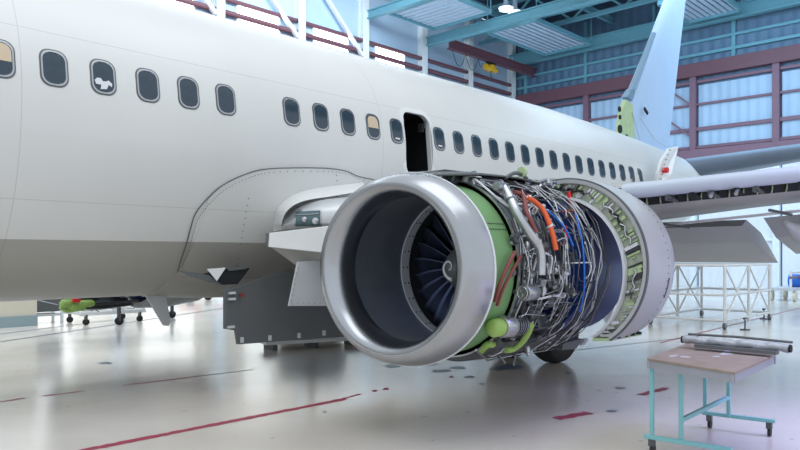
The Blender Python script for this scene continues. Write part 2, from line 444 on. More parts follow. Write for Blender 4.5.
# crane rail and hoist
a = at(449, 44, Y=26.3); b = at(531, 71, Y=26.3)
rail = beam((a.x, 26.3, a.z), (XB - .002, 26.3, a.z), .5, .3, M['rustrail'], 'crane_rail', 'dark maroon crane rail carrying the yellow hoist along the left wall', 'crane rail')
hp = at(492, 62, Y=26.2); hz = a.z - .3
t = empty('hoist', (hp.x, 26.2, hz - .5)); tag(t, 'yellow electric hoist hanging under the maroon crane rail', 'hoist')
hz = a.z - .285; hy = 26.3
MB().box((hp.x, hy, hz - .34), (.4, .45, .36)).build('gear_housing', M['yellow'], t, bevel=.03)
MB().cyl((hp.x - .55, hy, hz - .34), (hp.x - .2, hy, hz - .34), .19, n=16).build('motor', M['yellow'], t, 40)
MB().cyl((hp.x + .2, hy, hz - .40), (hp.x + .55, hy, hz - .40), .16, n=14).build('drum', M['yellow'], t, 40)
MB().box((hp.x, hy, hz - .08), (.7, .26, .16)).build('trolley', M['dark'], t)
MB().tube([(hp.x, hy, hz - .5), (hp.x, hy, hz - .8), (hp.x + .1, hy, hz - .9)], .035, 6).build('hook', M['dsteel'], t)
cab = MB()
cab.tube([(a.x + .3 + .125 * j, 26.3, a.z - .315 - .8 * abs(math.sin(math.pi * j / 10))) for j in range(23)], .02, 5)
tag(cab.build('festoon_cable', M['dark']), 'thin dark cable looping below the maroon crane rail', 'cable')
for px, py, lab in ((506, 8, 'round white ceiling lamp above the large teal beam, the upper of two'), (515, 12, 'round white ceiling lamp above the large teal beam, the lower of two')):
    q = at(px, py, Z=p1.z + .8)
    t = empty('ceiling_lamp', q); tag(t, lab, 'lamp', 'high bay lamps')
    m = MB(); m.tube([q + Vector((0, 0, -.18)), q + Vector((0, 0, -.12)), q + Vector((0, 0, 0))], [.2, .36, .40], 24); m.build('diffuser', M['lamp'], t, 50)
    m = MB(); m.tube([q, q + Vector((0, 0, .2)), Vector((q.x, q.y, 17.25))], [.40, .14, .04], 16); m.build('housing', M['slat'], t, 50)

# ================================================================ AIRLINER
YC = 9.43
plane = empty('airliner', (10, YC, 0))
tag(plane, 'large white twin-engine airliner with grey belly standing in the hangar, port engine opened up', 'airplane')
ST = [(-4, 1.88, 5.25, 1.185), (14, 1.88, 5.25, 1.185), (16, 1.86, 5.2, 1.34), (18.5, 1.70, 5.10, 1.75), (21, 1.40, 4.98, 2.35), (23.5, .98, 4.86, 3.0), (26, .5, 4.72, 3.7), (27.5, .2, 4.6, 4.1)]


def sec(x):
    for (a, b) in zip(ST, ST[1:]):
        if a[0] <= x <= b[0]:
            t = (x - a[0]) / (b[0] - a[0]); t = t * t * (3 - 2 * t) if False else t
            return [a[i] + (b[i] - a[i]) * t for i in (1, 2, 3)]
    return ST[-1][1:]


def fp(x, th, off=0):
    """fuselage skin point; th 0 = crown, 90 = port side, 180 = keel"""
    a, zt, zb = sec(x); zc = zt - a; t = math.radians(th); rz = a if math.cos(t) > 0 else zc - zb
    p = Vector((x, YC - a * math.sin(t), zc + rz * math.cos(t)))
    if off:
        n = Vector((0, -math.sin(t) / a, math.cos(t) / rz)).normalized(); p += n * off
    return p


def fz(x, z, off=0):
    a, zt, zb = sec(x); zc = zt - a; rz = a if z > zc else zc - zb
    th = math.degrees(math.acos(max(-1, min(1, (z - zc) / rz))))
    return fp(x, th, off)


def thz(x, z):
    a, zt, zb = sec(x); zc = zt - a; rz = a if z > zc else zc - zb
    return math.degrees(math.acos(max(-1, min(1, (z - zc) / rz))))


def on_fus(px, py, off=0):
    """where the direction of a photo point meets the port fuselage skin"""
    y = 7.6
    for _ in range(40):
        p = at(px, py, Y=y); q = fz(p.x, max(1.26, min(5.2, p.z))); y += (q.y - y) * .5
    p = at(px, py, Y=y); return fz(p.x, max(1.26, p.z), off)


# window positions: half-metre pitch as measured
wx = lambda n: 2.825 + .508 * (n - 1)
ex0, ex1 = wx(12) - .32, wx(12) + .32
ez0, ez1 = 3.01, 4.04
xs = sorted(set([-4, -1, 2, 4, 6, ex0, ex1, 10, 12] + [14 + .5 * i for i in range(28)]))
ths = sorted(set([i * 4 for i in range(91)] + [thz(8, ez0), thz(8, ez1)]))
rows = [[fp(x, t) for t in ths] for x in xs]
m = MB(); n = len(ths)
i0 = xs.index(ex0); ta, tb = ths.index(thz(8, ez1)), ths.index(thz(8, ez0))
m.add([p for r in rows for p in r], [(i * n + j, i * n + j + 1, (i + 1) * n + j + 1, (i + 1) * n + j) for i in range(len(xs) - 1) for j in range(n - 1)
                                     if not (i == i0 and ta <= j < tb)])
m.add([fp(-4, t) for t in ths[:-1]], [tuple(range(n - 1))])
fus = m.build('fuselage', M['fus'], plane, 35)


def rrect(wd, ht, r, k=5):
    pts = []
    for cx_, cz_, a0 in ((wd / 2 - r, ht / 2 - r, 0), (-wd / 2 + r, ht / 2 - r, 90), (-wd / 2 + r, -ht / 2 + r, 180), (wd / 2 - r, -ht / 2 + r, 270)):
        for i in range(k + 1):
            a_ = math.radians(a0 + 90 * i / k); pts.append((cx_ + r * math.cos(a_), cz_ + r * math.sin(a_)))
    return pts


def ring(x, z, o, i_, h0, h1):
    """raised ring on the skin between outlines o and i_"""
    m = MB(); n = len(o)
    L = [fz(x + u, z + v, .0) for u, v in o], [fz(x + u, z + v, h0) for u, v in o], [fz(x + u, z + v, h0) for u, v in i_], [fz(x + u, z + v, h1) for u, v in i_]
    vs = [p for l in L for p in l]
    return m.add(vs, [(k * n + j, k * n + (j + 1) % n, (k + 1) * n + (j + 1) % n, (k + 1) * n + j) for k in range(3) for j in range(n)])


def skin_patch(x, z, o, h):
    """a filled outline that follows the curve of the skin"""
    vs_ = [v for _, v in o]; lo, hi = min(vs_), max(vs_); rows = []
    for k in range(13):
        v = lo + (hi - lo) * (k + .001) / 12.002; us = []
        for (u0, v0), (u1, v1) in zip(o, o[1:] + o[:1]):
            if (v0 - v) * (v1 - v) <= 0 and v0 != v1: us.append(u0 + (u1 - u0) * (v - v0) / (v1 - v0))
        if len(us) >= 2: rows.append([fz(x + min(us), z + v, h), fz(x + max(us), z + v, h)])
    return MB().grid(rows)


wz = 3.667; proto = None
for n_ in range(-6, 29):
    if n_ in (6, 12): continue
    x = wx(n_)
    if proto is None:
        fr = ring(x, wz, rrect(.256, .366, .095), rrect(.222, .332, .087), .009, .003).build('cabin_window', M['lip'], plane, 40)
        sm = ring(x, wz, rrect(.285, .395, .105), rrect(.256, .366, .095), .003, .002).build('seal', M['dgrey'], fr, 40)
        o = rrect(.224, .334, .087)
        pn = skin_patch(x, wz, o, .004).build('pane', M['glass'], fr, 40)
        proto = (fr, sm, pn, x); cur = fr
    else:
        c = proto[0].copy(); COL.objects.link(c); c.parent = plane; c.location = (x - proto[3], 0, 0)
        if x > 14:
            d = fz(x, wz) - fz(0, wz); c.location = (x - proto[3], d.y, 0)
        for g in proto[1:3]:
            k = g.copy(); COL.objects.link(k); k.parent = c
        cur = c
    if n_ in (0, 10):   # beige blind pulled down
        o = [(u, max(v, -.02)) for u, v in rrect(.21, .32, .08)]
        skin_patch(x, wz, o, .007).build('blind', M['blind'], None)
        b_ = bpy.context.scene.objects['blind' if n_ == 0 else 'blind.001']
        me = b_.data
        for v in me.vertices: v.co = v.co - plane.location - cur.location
        b_.parent = cur
    if n_ in (11, 13):  # small white tag at the bottom of the pane
        z_ = wz - .12
        b_ = MB().add([fz(x + u, z_ + v, .009) for u, v in ((-.05, -.012), (.05, -.012), (.05, .012), (-.05, .012))], [(0, 1, 2, 3)]).build('tag', M['white'], None)
        for v in b_.data.vertices: v.co = v.co - plane.location - cur.location
        b_.parent = cur
    if n_ == 2:
        b_ = MB().add([fz(x + u, wz + v, .009) for u, v in ((-.10, -.05), (-.07, -.02), (-.03, -.02), (-.01, -.05), (.03, -.045), (.05, -.03), (.09, -.06), (.085, -.10), (.05, -.08), (.03, -.13), (-.04, -.14), (-.03, -.09), (-.085, -.09))], [tuple(range(13))]).build('wing_sticker', M['whitew'], None)
        b_.name = 'paper_patch'
        for v in b_.data.vertices: v.co = v.co - plane.location - cur.location
        b_.parent = cur

# overwing exit: an opening with depth
xc, zc_ = wx(12), (ez0 + ez1) / 2; ht = ez1 - ez0
m = ring(xc, zc_, rrect(.76, ht + .13, .19), rrect(.62, ht - .03, .15), .006, -.01)
exf = m.build('exit_frame', M['white'], plane, 40)
a_ = rrect(.63, ht, .15); nn = len(a_)
m = MB(); d_ = Vector((0, .08, 0)); L0 = [fz(xc + u, zc_ + v, -.01) for u, v in a_]; L1 = [p + d_ for p in L0]
m.add(L0 + L1, [(j, (j + 1) % nn, nn + (j + 1) % nn, nn + j) for j in range(nn)]).build('reveal', M['lgrey'], exf, 40)
m = MB().box((xc, 8.76, zc_), (1.1, 1.9, 1.10)); m.f = m.f[:]; cavb = m.build('cabin_cavity', M['dark'], exf)
# remove the outboard face so the box is open to the doorway
import bmesh
bm = bmesh.new(); bm.from_mesh(cavb.data)
bmesh.ops.delete(bm, geom=[f for f in bm.faces if f.normal.y < -.9], context='FACES'); bm.to_mesh(cavb.data); bm.free()
MB().box((xc + .29, 7.78, zc_ + .32), (.05, .1, .14)).cyl((xc + .29, 7.7, zc_ + .3), (xc + .29, 7.7, zc_ + .42), .02, n=8).build('latch', M['dsteel'], exf)
MB().box((wx(14) - .05, fz(9, 2.98).y, 2.98), (.09, .03, .03)).build('drain_port', M['dgrey'], plane, bevel=.006)

# wing to body fairing
fb = [(177, 271), (181, 258), (186, 243), (190, 228), (195, 213), (207, 198), (222, 185), (245, 174), (270, 168.5), (320, 168), (345, 171), (365, 178), (420, 186)]
fpts = [on_fus(*q) for q in fb]
fX = [p.x for p in fpts]; fZ = [p.z for p in fpts]


def ztop(x):
    for (a, za), (b, zb) in zip(zip(fX, fZ), list(zip(fX, fZ))[1:]):
        if a <= x <= b: return za + (zb - za) * (x - a) / max(1e-6, b - a)
    return fZ[0] if x < fX[0] else fZ[-1]


X0, X1 = fX[0], 12.6
for i in range(1, len(fX)):
    if fX[i] <= fX[i - 1]: fX[i] = fX[i - 1] + .01
cols = sorted(set([X0 + .002] + [x + .001 for x in fX[1:]] + [fX[-1] + .3 * i for i in range(1, 20) if fX[-1] + .3 * i < X1]))
rows = []; K = 22
for x in cols:
    t0 = thz(x, ztop(x)); r = [fp(x, t0, -.005)]
    e = min(1, (x - X0) / 1.2); e2 = max(0, min(1, (X1 - x) / 3))
    for j in range(K + 1):
        t = t0 + (178 - t0) * j / K; g = j / K
        r.append(fp(x, t, .016 + .075 * (g ** 1.3) * min(e, e2)))
    rows.append(r)
rows.insert(0, [fp(X0, thz(X0, ztop(X0)) + (178 - thz(X0, ztop(X0))) * max(0, j - 1) / K, -.01) for j in range(K + 2)])
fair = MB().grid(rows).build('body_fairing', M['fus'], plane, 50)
# dark seam along the fairing edge and dotted fasteners
def offp(p, o): return fz(p.x, p.z, o)
MB().tube([offp(p, .016) for p in spline(fpts, 5)], .0075, 6).build('seam', M['dgrey'], fair)
m = MB()
for p in spline(fpts, 7)[4:-4]:
    q = fz(p.x + .055, p.z - .04, .02); m.cyl(q, q + Vector((0, -.006, 0)), .006, n=6)
for (u0, v0, u1, v1, k) in ((247, 198, 235, 268, 12), (180, 271, 266, 272, 22), (335, 175, 336, 196, 5)):
    for j in range(k):
        f = j / (k - 1); q = on_fus(u0 + (u1 - u0) * f, v0 + (v1 - v0) * f)
        g = fz(q.x, q.z, .03 + max(0, 1.95 - q.z) * .15); m.cyl(g, g + Vector((0, -.012, -.003)), .006, n=6)
m.build('fasteners', M['dgrey'], fair)

# ram air inlet beneath the fairing
def quad3(pts, Y): return [at(u, v, Y=Y) for u, v in pts]
ym = 7.86
MB().prism(quad3([(203, 274), (238, 266), (250, 268), (238, 284), (222, 285)], ym), (0, .03, 0)).build('ram_air_opening', M['dark'], plane)
MB().prism(quad3([(207, 269), (226, 267.5), (217, 281)], ym - .05), (.01, .025, 0)).build('ram_air_flap', M['white'], plane)
MB().prism(quad3([(226, 267), (250, 266), (246, 269), (229, 271)], ym - .02), (0, .05, 0)).build('ram_air_lip', M['dgrey'], plane)
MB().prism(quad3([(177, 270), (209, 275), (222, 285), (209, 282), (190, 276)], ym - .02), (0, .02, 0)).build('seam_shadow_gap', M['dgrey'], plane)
# blade antennas and drain mast below the belly
MB().prism(quad3([(145, 294), (166, 294), (171, 322), (169, 326), (163.5, 325.5)], 9.2), (0, .035, 0)).build('blade_antenna', M['lgrey'], plane, bevel=.008)
MB().prism(quad3([(241, 287), (258, 290), (264, 299), (247, 299)], 8.3), (0, .03, 0)).build('blade_antenna', M['lgrey'], plane, bevel=.006)

# hanging grey access panel below the fairing
PY = 7.75
hang = MB().prism(quad3([(225, 290), (225, 329), (236, 330.5), (238, 344.5), (395, 333), (395, 270), (290, 270)], PY), (0, .05, 0)).build('open_gear_door', M['dgrey'], plane, bevel=.006)
for u, v in ((232, 293), (232, 299), (231, 327)): MB().box(at(u, v, Y=PY - .02), (.09, .04, .03)).build('latch', M['lgrey'], hang)
for u, v in ((242, 340), (270, 338), (299, 335.5), (324, 333)): MB().box(at(u, v, Y=PY - .02), (.03, .04, .07)).build('latch', M['lgrey'], hang)
q = at(241, 295, Y=PY - .03); MB().cyl(q, q + Vector((0, -.04, 0)), .03, n=14).build('beacon_lens', M['maroon'], hang, 40)
m = MB().prism(quad3([(298, 262), (345, 258), (345, 306), (289, 306)], 7.15), (0, .03, 0)); lowp = m.build('wing_root_panel', M['lgrey'], plane, bevel=.004)
m = MB()
for j in range(9): m.cyl(at(292 + j * 5.6, 303, Y=7.14), at(292 + j * 5.6, 303, Y=7.13), .006, n=6)
for j in range(7): m.cyl(at(298 - j * 1.1, 268 + j * 5.4, Y=7.14), at(298 - j * 1.1, 268 + j * 5.4, Y=7.13), .006, n=6)
m.build('fasteners', M['dgrey'], lowp)

# ---------------------------------------------------------------- wings
def le(y): return 7.8 + .56 * (3.6 - y), 2.465 + .097 * (3.6 - y)


def te(y): return (11.9 if y > 3.5 else 11.9 + .30 * (3.5 - y))


def wing_sec(y, x_from, th, up=True):
    lx, lz = le(y); tx = te(y); ch = tx - lx; pts = []
    N = 16
    fr = [(.5 - .5 * math.cos(math.pi * i / N)) for i in range(N + 1)]
    yt = lambda s: 5 * th * (.2969 * math.sqrt(s) - .126 * s - .3516 * s * s + .2843 * s ** 3 - .1036 * s ** 4) * ch
    for s in fr[::-1]: pts.append(Vector((lx + s * ch, y, lz + yt(s) * 1.0 + .03)))
    for s in fr[1:]: pts.append(Vector((lx + s * ch, y, lz - yt(s) * .62 + .03)))
    return pts


ys = [8.6, 7.4, 6.5, 5.6, 4.6, 3.6, 2.6, 1.6, .6, -.6, -2.5]
rows = []
for y in ys:
    r = wing_sec(y, 0, .125 if y > 7 else .115 if y > 5 else .10)
    rows.append([Vector((p.x + max(0, 1 - (p.x - le(y)[0]) / 1.4) * (.30 if y < 4.3 else 1.25 if y > 8 else .6 if y > 7 else .15 if y > 6 else 0), p.y, p.z)) for p in r])
wing = MB().grid(rows)
wing.add(rows[-1], [tuple(range(len(rows[-1])))])
wing = wing.build('wing', M['grey'], plane, 40)
# leading edge slat outboard of the engine
rows = []
for y in (3.78, 3.3, 2.6, 1.8, 1.0, .2, -.8, -2.4):
    lx, lz = le(y); r = []
    for i in range(13):
        a = math.radians(75 + 180 * i / 12)
        r.append(Vector((lx + .12 + .13 * math.cos(a), y, lz + .04 + .095 * math.sin(a))))
    r = [Vector((lx + .62, y, lz + .19))] + r + [Vector((lx + .16, y, lz - .03))]
    rows.append(r)
m = MB().grid(rows); m.add(rows[0], [tuple(range(len(rows[0])))])
slat = m.build('slat', mat('slat_paint', (.47, .53, .62), .35, noise=.05), wing, 50)
for i, (u, v) in enumerate(((664, 196), (688, 193), (707, 197), (732, 191), (752, 189), (797, 182))):
    k = (1072 - u) / 976.1; # spanwise place of each track on the leading edge
    y = (7.8 + .56 * 3.6) * .7253 * k / (1 - k * (.6884 - .56 * .7253)); lx, lz = le(y)
    m = MB(); m.box((lx + .22, y, lz - .065), (.30, .035, .09)).cyl((lx + .08, y - .02, lz - .06), (lx + .30, y - .02, lz - .10), .026, n=10)
    m.build('slat_track', M['dark'] if i % 2 else M['dsteel'], wing)
    if i in (2, 3): MB().cyl((lx - .02, y - .05, lz - .12), (lx + .12, y - .02, lz - .06), .022, n=10).build('actuator', M['steel'], wing, 40)
m = MB()
for k in range(34):
    y = 4.0 - k * .13; lx, lz = le(y); m.bar((lx + .2, y, lz - .07), (lx + .34, y + .05, lz - .10), .012, .05)
m.build('slat_ribs', M['pgreen'], wing)
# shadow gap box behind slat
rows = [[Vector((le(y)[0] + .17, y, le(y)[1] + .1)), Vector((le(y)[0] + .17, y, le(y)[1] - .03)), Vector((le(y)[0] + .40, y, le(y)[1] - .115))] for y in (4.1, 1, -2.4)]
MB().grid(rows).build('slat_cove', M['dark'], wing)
# wing underside panels and lowered flap
def under(u, v, dz=0):
    y = 3.0
    for _ in range(30):
        p = at(u, v, Z=2.05); y = p.y
    return p
m = MB().prism([Vector((9.35, 6.0, 2.02)), Vector((9.6, 6.0, 2.02)), Vector((10.45, .4, 2.50)), Vector((10.2, .4, 2.50))], (0, 0, -.02))
m.build('pale_underside_strip', M['white'], wing)
for k, y in enumerate((5.2, 3.9, 2.6, 1.3)):
    zz = le(y)[1] - .28
    MB().bar((9.1, y, zz), (10.0, y, zz - .02), .03, .03).build('hinge_fitting', M['dsteel'], wing)
fl_ = MB(); rows = []
for y in (6.9, 3.55):
    rows.append([Vector((11.1, y, 2.18)), Vector((11.3, y, 2.28)), Vector((12.0, y, 2.10)), Vector((12.9, y, 1.62)), Vector((11.7, y, 1.94)), Vector((11.1, y, 2.18))])
fl_.grid(rows); fl_.add(rows[0][:-1], [(0, 1, 2, 3, 4)]); fl_.add(rows[1][:-1], [(0, 1, 2, 3, 4)]); fl_.build('flap', M['lgrey'], wing)  # flap lightened to pale grey, the haze over it put into the colour
rows = []
for y in (3.3, .2):
    e = .3 * (3.5 - y); dz = .09 * (3.5 - y)
    rows.append([Vector((11.2 + e, y, 2.28 + dz)), Vector((12.1 + e, y, 2.2 + dz)), Vector((12.9 + e, y, 1.75 + dz)), Vector((11.8 + e, y, 2.0 + dz)), Vector((11.2 + e, y, 2.28 + dz))])
fl_ = MB().grid(rows); fl_.add(rows[0][:-1], [(0, 1, 2, 3)]); fl_.add(rows[1][:-1], [(0, 1, 2, 3)]); fl_.build('flap', M['lgrey'], wing)  # outer flap carries the same haze in its pale colour
for y in (2.7, .5):
    e = .3 * (3.5 - y); z0 = 2.1 + .09 * (3.5 - y)
    MB().tube([(9.9 + e, y, z0), (10.6 + e, y, z0 - .12), (11.8 + e, y, z0 - .22), (12.8 + e, y, z0 - .42), (13.4 + e, y, z0 - .45)], [.03, .14, .17, .12, .02], 14).build('flap_track_fairing', M['lgrey'], wing, 60)
# starboard wing
m = MB(); rows = [[Vector((p.x, 2 * YC - p.y, p.z)) for p in wing_sec(y, 0, .115)] for y in (8.6, 6.5, 4.6, 2.6, .6, -4)]
m.grid(rows); m.add(rows[-1], [tuple(range(len(rows[-1])))]); m.build('wing', M['grey'], plane, 40)

# wing root leading edge with the landing light
rt = []
for i, (x, y, zt, zb) in enumerate(((5.63, 7.50, 2.16, 2.02), (5.65, 7.44, 2.34, 1.99), (5.74, 7.30, 2.45, 1.98), (5.90, 7.05, 2.50, 1.98), (6.12, 6.75, 2.53, 1.99), (6.45, 6.3, 2.55, 2.02), (6.9, 5.6, 2.58, 2.15), (7.3, 4.9, 2.6, 2.17))):
    r = []
    zm, hh = (zt + zb) / 2, (zt - zb) / 2
    for j in range(17):
        a = math.radians(90 + 180 * j / 16)
        r.append(Vector((x + .34 * (1 + math.cos(a)), y + .20 * (1 + math.cos(a)), zm + hh * math.sin(a))))
    r = [Vector((x + 1.0, y + .5, zt + .02))] + r + [Vector((x + 1.0, y + .5, zb))]
    rt.append(r)
m = MB().grid(rt); m.add(rt[0], [tuple(range(len(rt[0])))])
root = m.build('wing_root_leading_edge', mat('brushed_leading_edge', (.62, .64, .66), .34, .55, .06, 4), plane, 50)


def on_root(u, v, off=.012):
    """nearest hit of a viewing direction with the root leading edge skin"""
    from mathutils.geometry import intersect_ray_tri
    d = (at(u, v, Y=5) - Vector((0, 0, H))).normalized(); best = None
    for i in range(len(rt) - 1):
        for j in range(len(rt[0]) - 1):
            a, b, c, e = rt[i][j], rt[i][j + 1], rt[i + 1][j + 1], rt[i + 1][j]
            for tri in ((a, b, c), (a, c, e)):
                h_ = intersect_ray_tri(*tri, d, Vector((0, 0, H)), True)
                if h_ is not None and (best is None or h_.length < best.length): best = h_
    if best is None: best = at(u, v, Y=7.3)
    return best - d * off


def patch(u0, v0, u1, v1, off, k=6):
    return [[on_root(u0 + (u1 - u0) * i / k, v0 + (v1 - v0) * j / k + (-1.2 * i / k), off) for i in range(k + 1)] for j in range(k + 1)]


MB().grid(patch(294, 210, 321.5, 228, .006)).build('light_frame', M['steel'], root, 50)
MB().grid(patch(295.5, 211.5, 320, 226.5, .014)).build('light_glass', M['lens'], root, 50)
for u, v, r in ((304.5, 219.5, .035), (315.5, 221, .045)):
    q = on_root(u, v, .016); d = q.normalized() if False else Vector((-.6, -.6, 0)).normalized()
    m = MB(); m.tube([q - d * .01, q + d * .012, q + d * .02], [r, r * .95, r * .55], 18); m.build('landing_lamp', M['steel'], root, 50)
MB().tube([on_root(296, 214.5, .02), on_root(308, 214.5, .02), on_root(319, 213.5, .02)], .008, 6).build('light_bar', M['lip'], root, 50)
oA = [(272, 231), (273, 219), (276, 208), (288, 197), (305, 190), (328, 186), (362, 182)]
oB = [(281, 229), (282.5, 220), (287, 211), (296, 204), (310, 199.5), (330, 196.5), (362, 191)]
rows = []
for (a, b) in zip(spline([Vector((u, v, 0)) for u, v in oA], 4), spline([Vector((u, v, 0)) for u, v in oB], 4)):
    P0 = on_fus(a.x, a.y); P0 = fz(P0.x, P0.z, .02); P1 = on_root(b.x, b.y, -.01)
    rows.append([P0 + (P1 - P0) * f + Vector((0, -.05 * math.sin(math.pi * f), 0)) for f in (0, .2, .4, .6, .8, 1)])
MB().grid(rows).build('wing_root_fillet', M['fus'], plane, 60)
# flat krueger panel below it
MB().prism([at(269.5, 233, Y=7.42), at(345, 224, Y=6.75), at(345, 252, Y=6.75), at(322, 252.5, Y=6.95), at(268.5, 247, Y=7.42)], (.02, .06, 0)).build('krueger_flap', M['white'], plane, bevel=.008)
MB().prism([at(266.5, 233, Y=7.45), at(269, 233, Y=7.43), at(268.5, 247, Y=7.43), at(266.5, 246, Y=7.45)], (.02, .04, 0)).build('hinge', M['dgrey'], plane)
MB().prism([at(273, 248, Y=7.5), at(335, 252, Y=7.0), at(335, 262, Y=7.1), at(300, 268, Y=7.35)], (.02, .05, 0)).build('lower_wing_panel', M['grey'], plane, bevel=.004)

# ---------------------------------------------------------------- tail
def fin(pts, th, name, m_, bev=.02):
    return MB().prism([Vector((x, YC - th / 2, z)) for x, z in pts], (0, th, 0)).build(name, m_, plane, bevel=bev)


def tz(u, v): p = at(u, v, Y=YC - .1); return (p.x, p.z)
A_, B_, C_, D_ = tz(627, 104), tz(667, 0), tz(688, 0), tz(670, 150)
up_ = 11.6
ext = lambda a, b, z: (a[0] + (b[0] - a[0]) * (z - a[1]) / (b[1] - a[1]), z)
E1, E2 = ext(A_, B_, up_), ext(D_, C_, up_)
low_ = (tz(637, 150)[0], 4.6)
rows = []
for z, thk in ((4.5, .32), (A_[1], .30), (8, .24), (up_, .14)):
    xl = A_[0] - .1 if z <= A_[1] else ext(A_, B_, z)[0]; xr = ext(D_, C_, z)[0]; r = []
    for i in range(21):
        a = math.pi * 2 * i / 20; s = .5 + .5 * math.cos(a)
        tt = (5 * (.2969 * math.sqrt(1 - s if s < 1 else 0) - .126 * (1 - s) - .3516 * (1 - s) ** 2 + .2843 * (1 - s) ** 3 - .08 * (1 - s) ** 4)) * thk
        r.append(Vector((xr - s * (xr - xl), YC + (tt if a < math.pi else -tt), z)))
    rows.append(r)
m = MB().grid(rows); m.add(rows[-1], [tuple(range(21))]); finO = m.build('tail_fin', M['tail'], plane, 40)
# bolt-on grey strip of the leading edge
a, b = ext(A_, B_, A_[1] + .45), ext(A_, B_, 8.6)
MB().prism([Vector((a[0] - .10, YC - .14, a[1])), Vector((a[0] + .12, YC - .17, a[1] + .02)), Vector((b[0] + .10, YC - .12, b[1])), Vector((b[0] - .08, YC - .12, b[1]))], (0, .1, 0)).build('leading_edge_strip', mat('slate_blue_seal', (.22, .34, .46), .5), finO)
a, b = ext(A_, B_, A_[1] + .12), ext(A_, B_, A_[1] + .42)
MB().prism([Vector((a[0] - .14, YC - .13, a[1] + .08)), Vector((a[0] + .12, YC - .17, a[1])), Vector((b[0] + .12, YC - .15, b[1])), Vector((b[0] + .02, YC - .13, b[1] + .1))], (0, .2, 0)).build('fin_boot', mat('slate_boot', (.16, .26, .36), .5), finO)
q = at(646, 111, Y=YC - .27); MB().box(q, (.28, .05, .1), Matrix.Rotation(.5, 3, 'Y')).build('static_port', M['dark'], finO, bevel=.02)
m = MB()
for (u0, v0, u1, v1) in ((640, 118, 655, 140), (655, 140, 668, 148), (632, 112, 640, 140)):
    m.bar(at(u0, v0, Y=YC - .24), at(u1, v1, Y=YC - .24), .01, .015)
m.build('panel_line', M['grey'], finO)
g1 = [tz(*q) for q in ((616, 138), (620, 112), (624, 101), (631, 106), (633, 142))]
dr = MB().prism([Vector((x - .12, YC - .22, z)) for x, z in g1], (0, .12, 0)).build('dorsal_fin_rib', M['pgreen'], plane, bevel=.01)
m = MB()
for u, v, r in ((622, 109, .10), (622.5, 117, .08), (622.5, 129, .15), (629, 137, .1)):
    q = at(u - 2, v, Y=YC - .24); m.cyl(q, q + Vector((0, .03, 0)), r * .8, n=16)
m.build('lightening_hole', M['dark'], dr)
# horizontal stabilizer
rows = []
for t_ in (0, 2.9, 6.2):
    y = 8.95 - t_; x = 21.7 + .58 * t_; z = 4.42 + .150 * t_; ch = 3.3 - .33 * t_; hh = .30 - .02 * t_; r = []
    for i in range(13):
        a = math.radians(90 + 180 * i / 12); r.append(Vector((x + .35 + .35 * math.cos(a), y, z + hh * math.sin(a))))
    r = [Vector((x + ch, y, z + .02))] + r + [Vector((x + ch, y, z - .02))]; rows.append(r)
m = MB().grid(rows); m.add(rows[0], [tuple(range(15))]); m.add(rows[-1], [tuple(range(15))])
m.build('horizontal_stabilizer', mat('bare_stabilizer', (.13, .17, .23), .4, .3, .15, 2), plane, 50)
mr = [[Vector((p.x, 2 * YC - p.y, p.z)) for p in r] for r in rows]
m = MB().grid(mr); m.add(mr[-1], [tuple(range(15))]); m.build('horizontal_stabilizer', M['tail'], plane, 50)
# curved white end panel at the tail
cv = [at(657, 187, Y=7.25), at(658, 174, Y=7.25), at(662, 160, Y=7.3), at(669, 148, Y=7.4), at(679, 146, Y=7.4), at(676, 160, Y=7.3), at(672, 174, Y=7.2), at(671, 187, Y=7.2)]
tp = MB().prism(cv, (.1, .12, 0)).build('tail_access_panel', M['white'], plane, bevel=.03)
m = MB()
for k in range(8):
    f = k / 7; q = at(660 + 9 * f ** 1.6, 184 - 34 * f, Y=7.24); m.cyl(q, q + Vector((-.02, -.04, 0)), .018, n=8)
m.build('fasteners', M['grey'], tp)
q = at(668, 170, Y=7.15); MB().cyl(q, q + Vector((0, .12, 0)), .07, n=10).build('red_plug', M['red'], tp)
MB().prism([at(649, 150, Y=8.5), at(655, 153, Y=8.5), at(658, 163, Y=8.4)], (.05, .05, 0)).build('stabilizer_cutout', M['dark'], plane)

# ---------------------------------------------------------------- landing gear
def gear(yc, xg=10.1):
    g = empty('main_landing_gear', (0, 0, 0), plane)
    MB().cyl((xg, yc, .55), (xg, yc, 2.1), .09, n=14).build('strut', M['lgrey'], g, 40)
    MB().bar((xg, yc, 1.0), (xg - .1, yc + .9, 2.0), .08, .08).build('side_brace', M['steel'], g)
    MB().cyl((xg, yc - .48, .55), (xg, yc + .48, .55), .06, n=12).build('axle', M['steel'], g, 40)
    for s in (-1, 1):
        c = yc + s * .43; m = MB(); prof = [(-.19, .26), (-.2, .42), (-.17, .51), (-.09, .55), (.09, .55), (.17, .51), (.2, .42), (.19, .26)]
        vs = []
        for o_, r in prof:
            for j in range(36):
                a = 2 * math.pi * j / 36; vs.append(Vector((xg + r * math.cos(a), c + o_, .55 + r * math.sin(a))))
        m.add(vs, [(i * 36 + j, i * 36 + (j + 1) % 36, ((i + 1) % 8) * 36 + (j + 1) % 36, ((i + 1) % 8) * 36 + j) for i in range(8) for j in range(36)])
        m.build('tire', M['black'], g, 40)
        MB().tube([(xg, c - .12, .55), (xg, c - .1, .55), (xg, c + .1, .55), (xg, c + .12, .55)], [.2, .265, .265, .2], 20).build('wheel_hub', M['lgrey'], g, 40)


gear(6.55); gear(2 * YC - 6.55)

# ================================================================ PORT ENGINE
EY, EZ = 4.6, 1.615
eng = empty('engine', (0, 0, 0), plane)


def skew(p):
    q = Vector(p); q.x -= (q.y - EY) * .06; return q


NS = 96
def lip_pt(x, r, k):
    """radius r mapped to a slightly wide inlet; k 1 = full widening"""
    return x, r


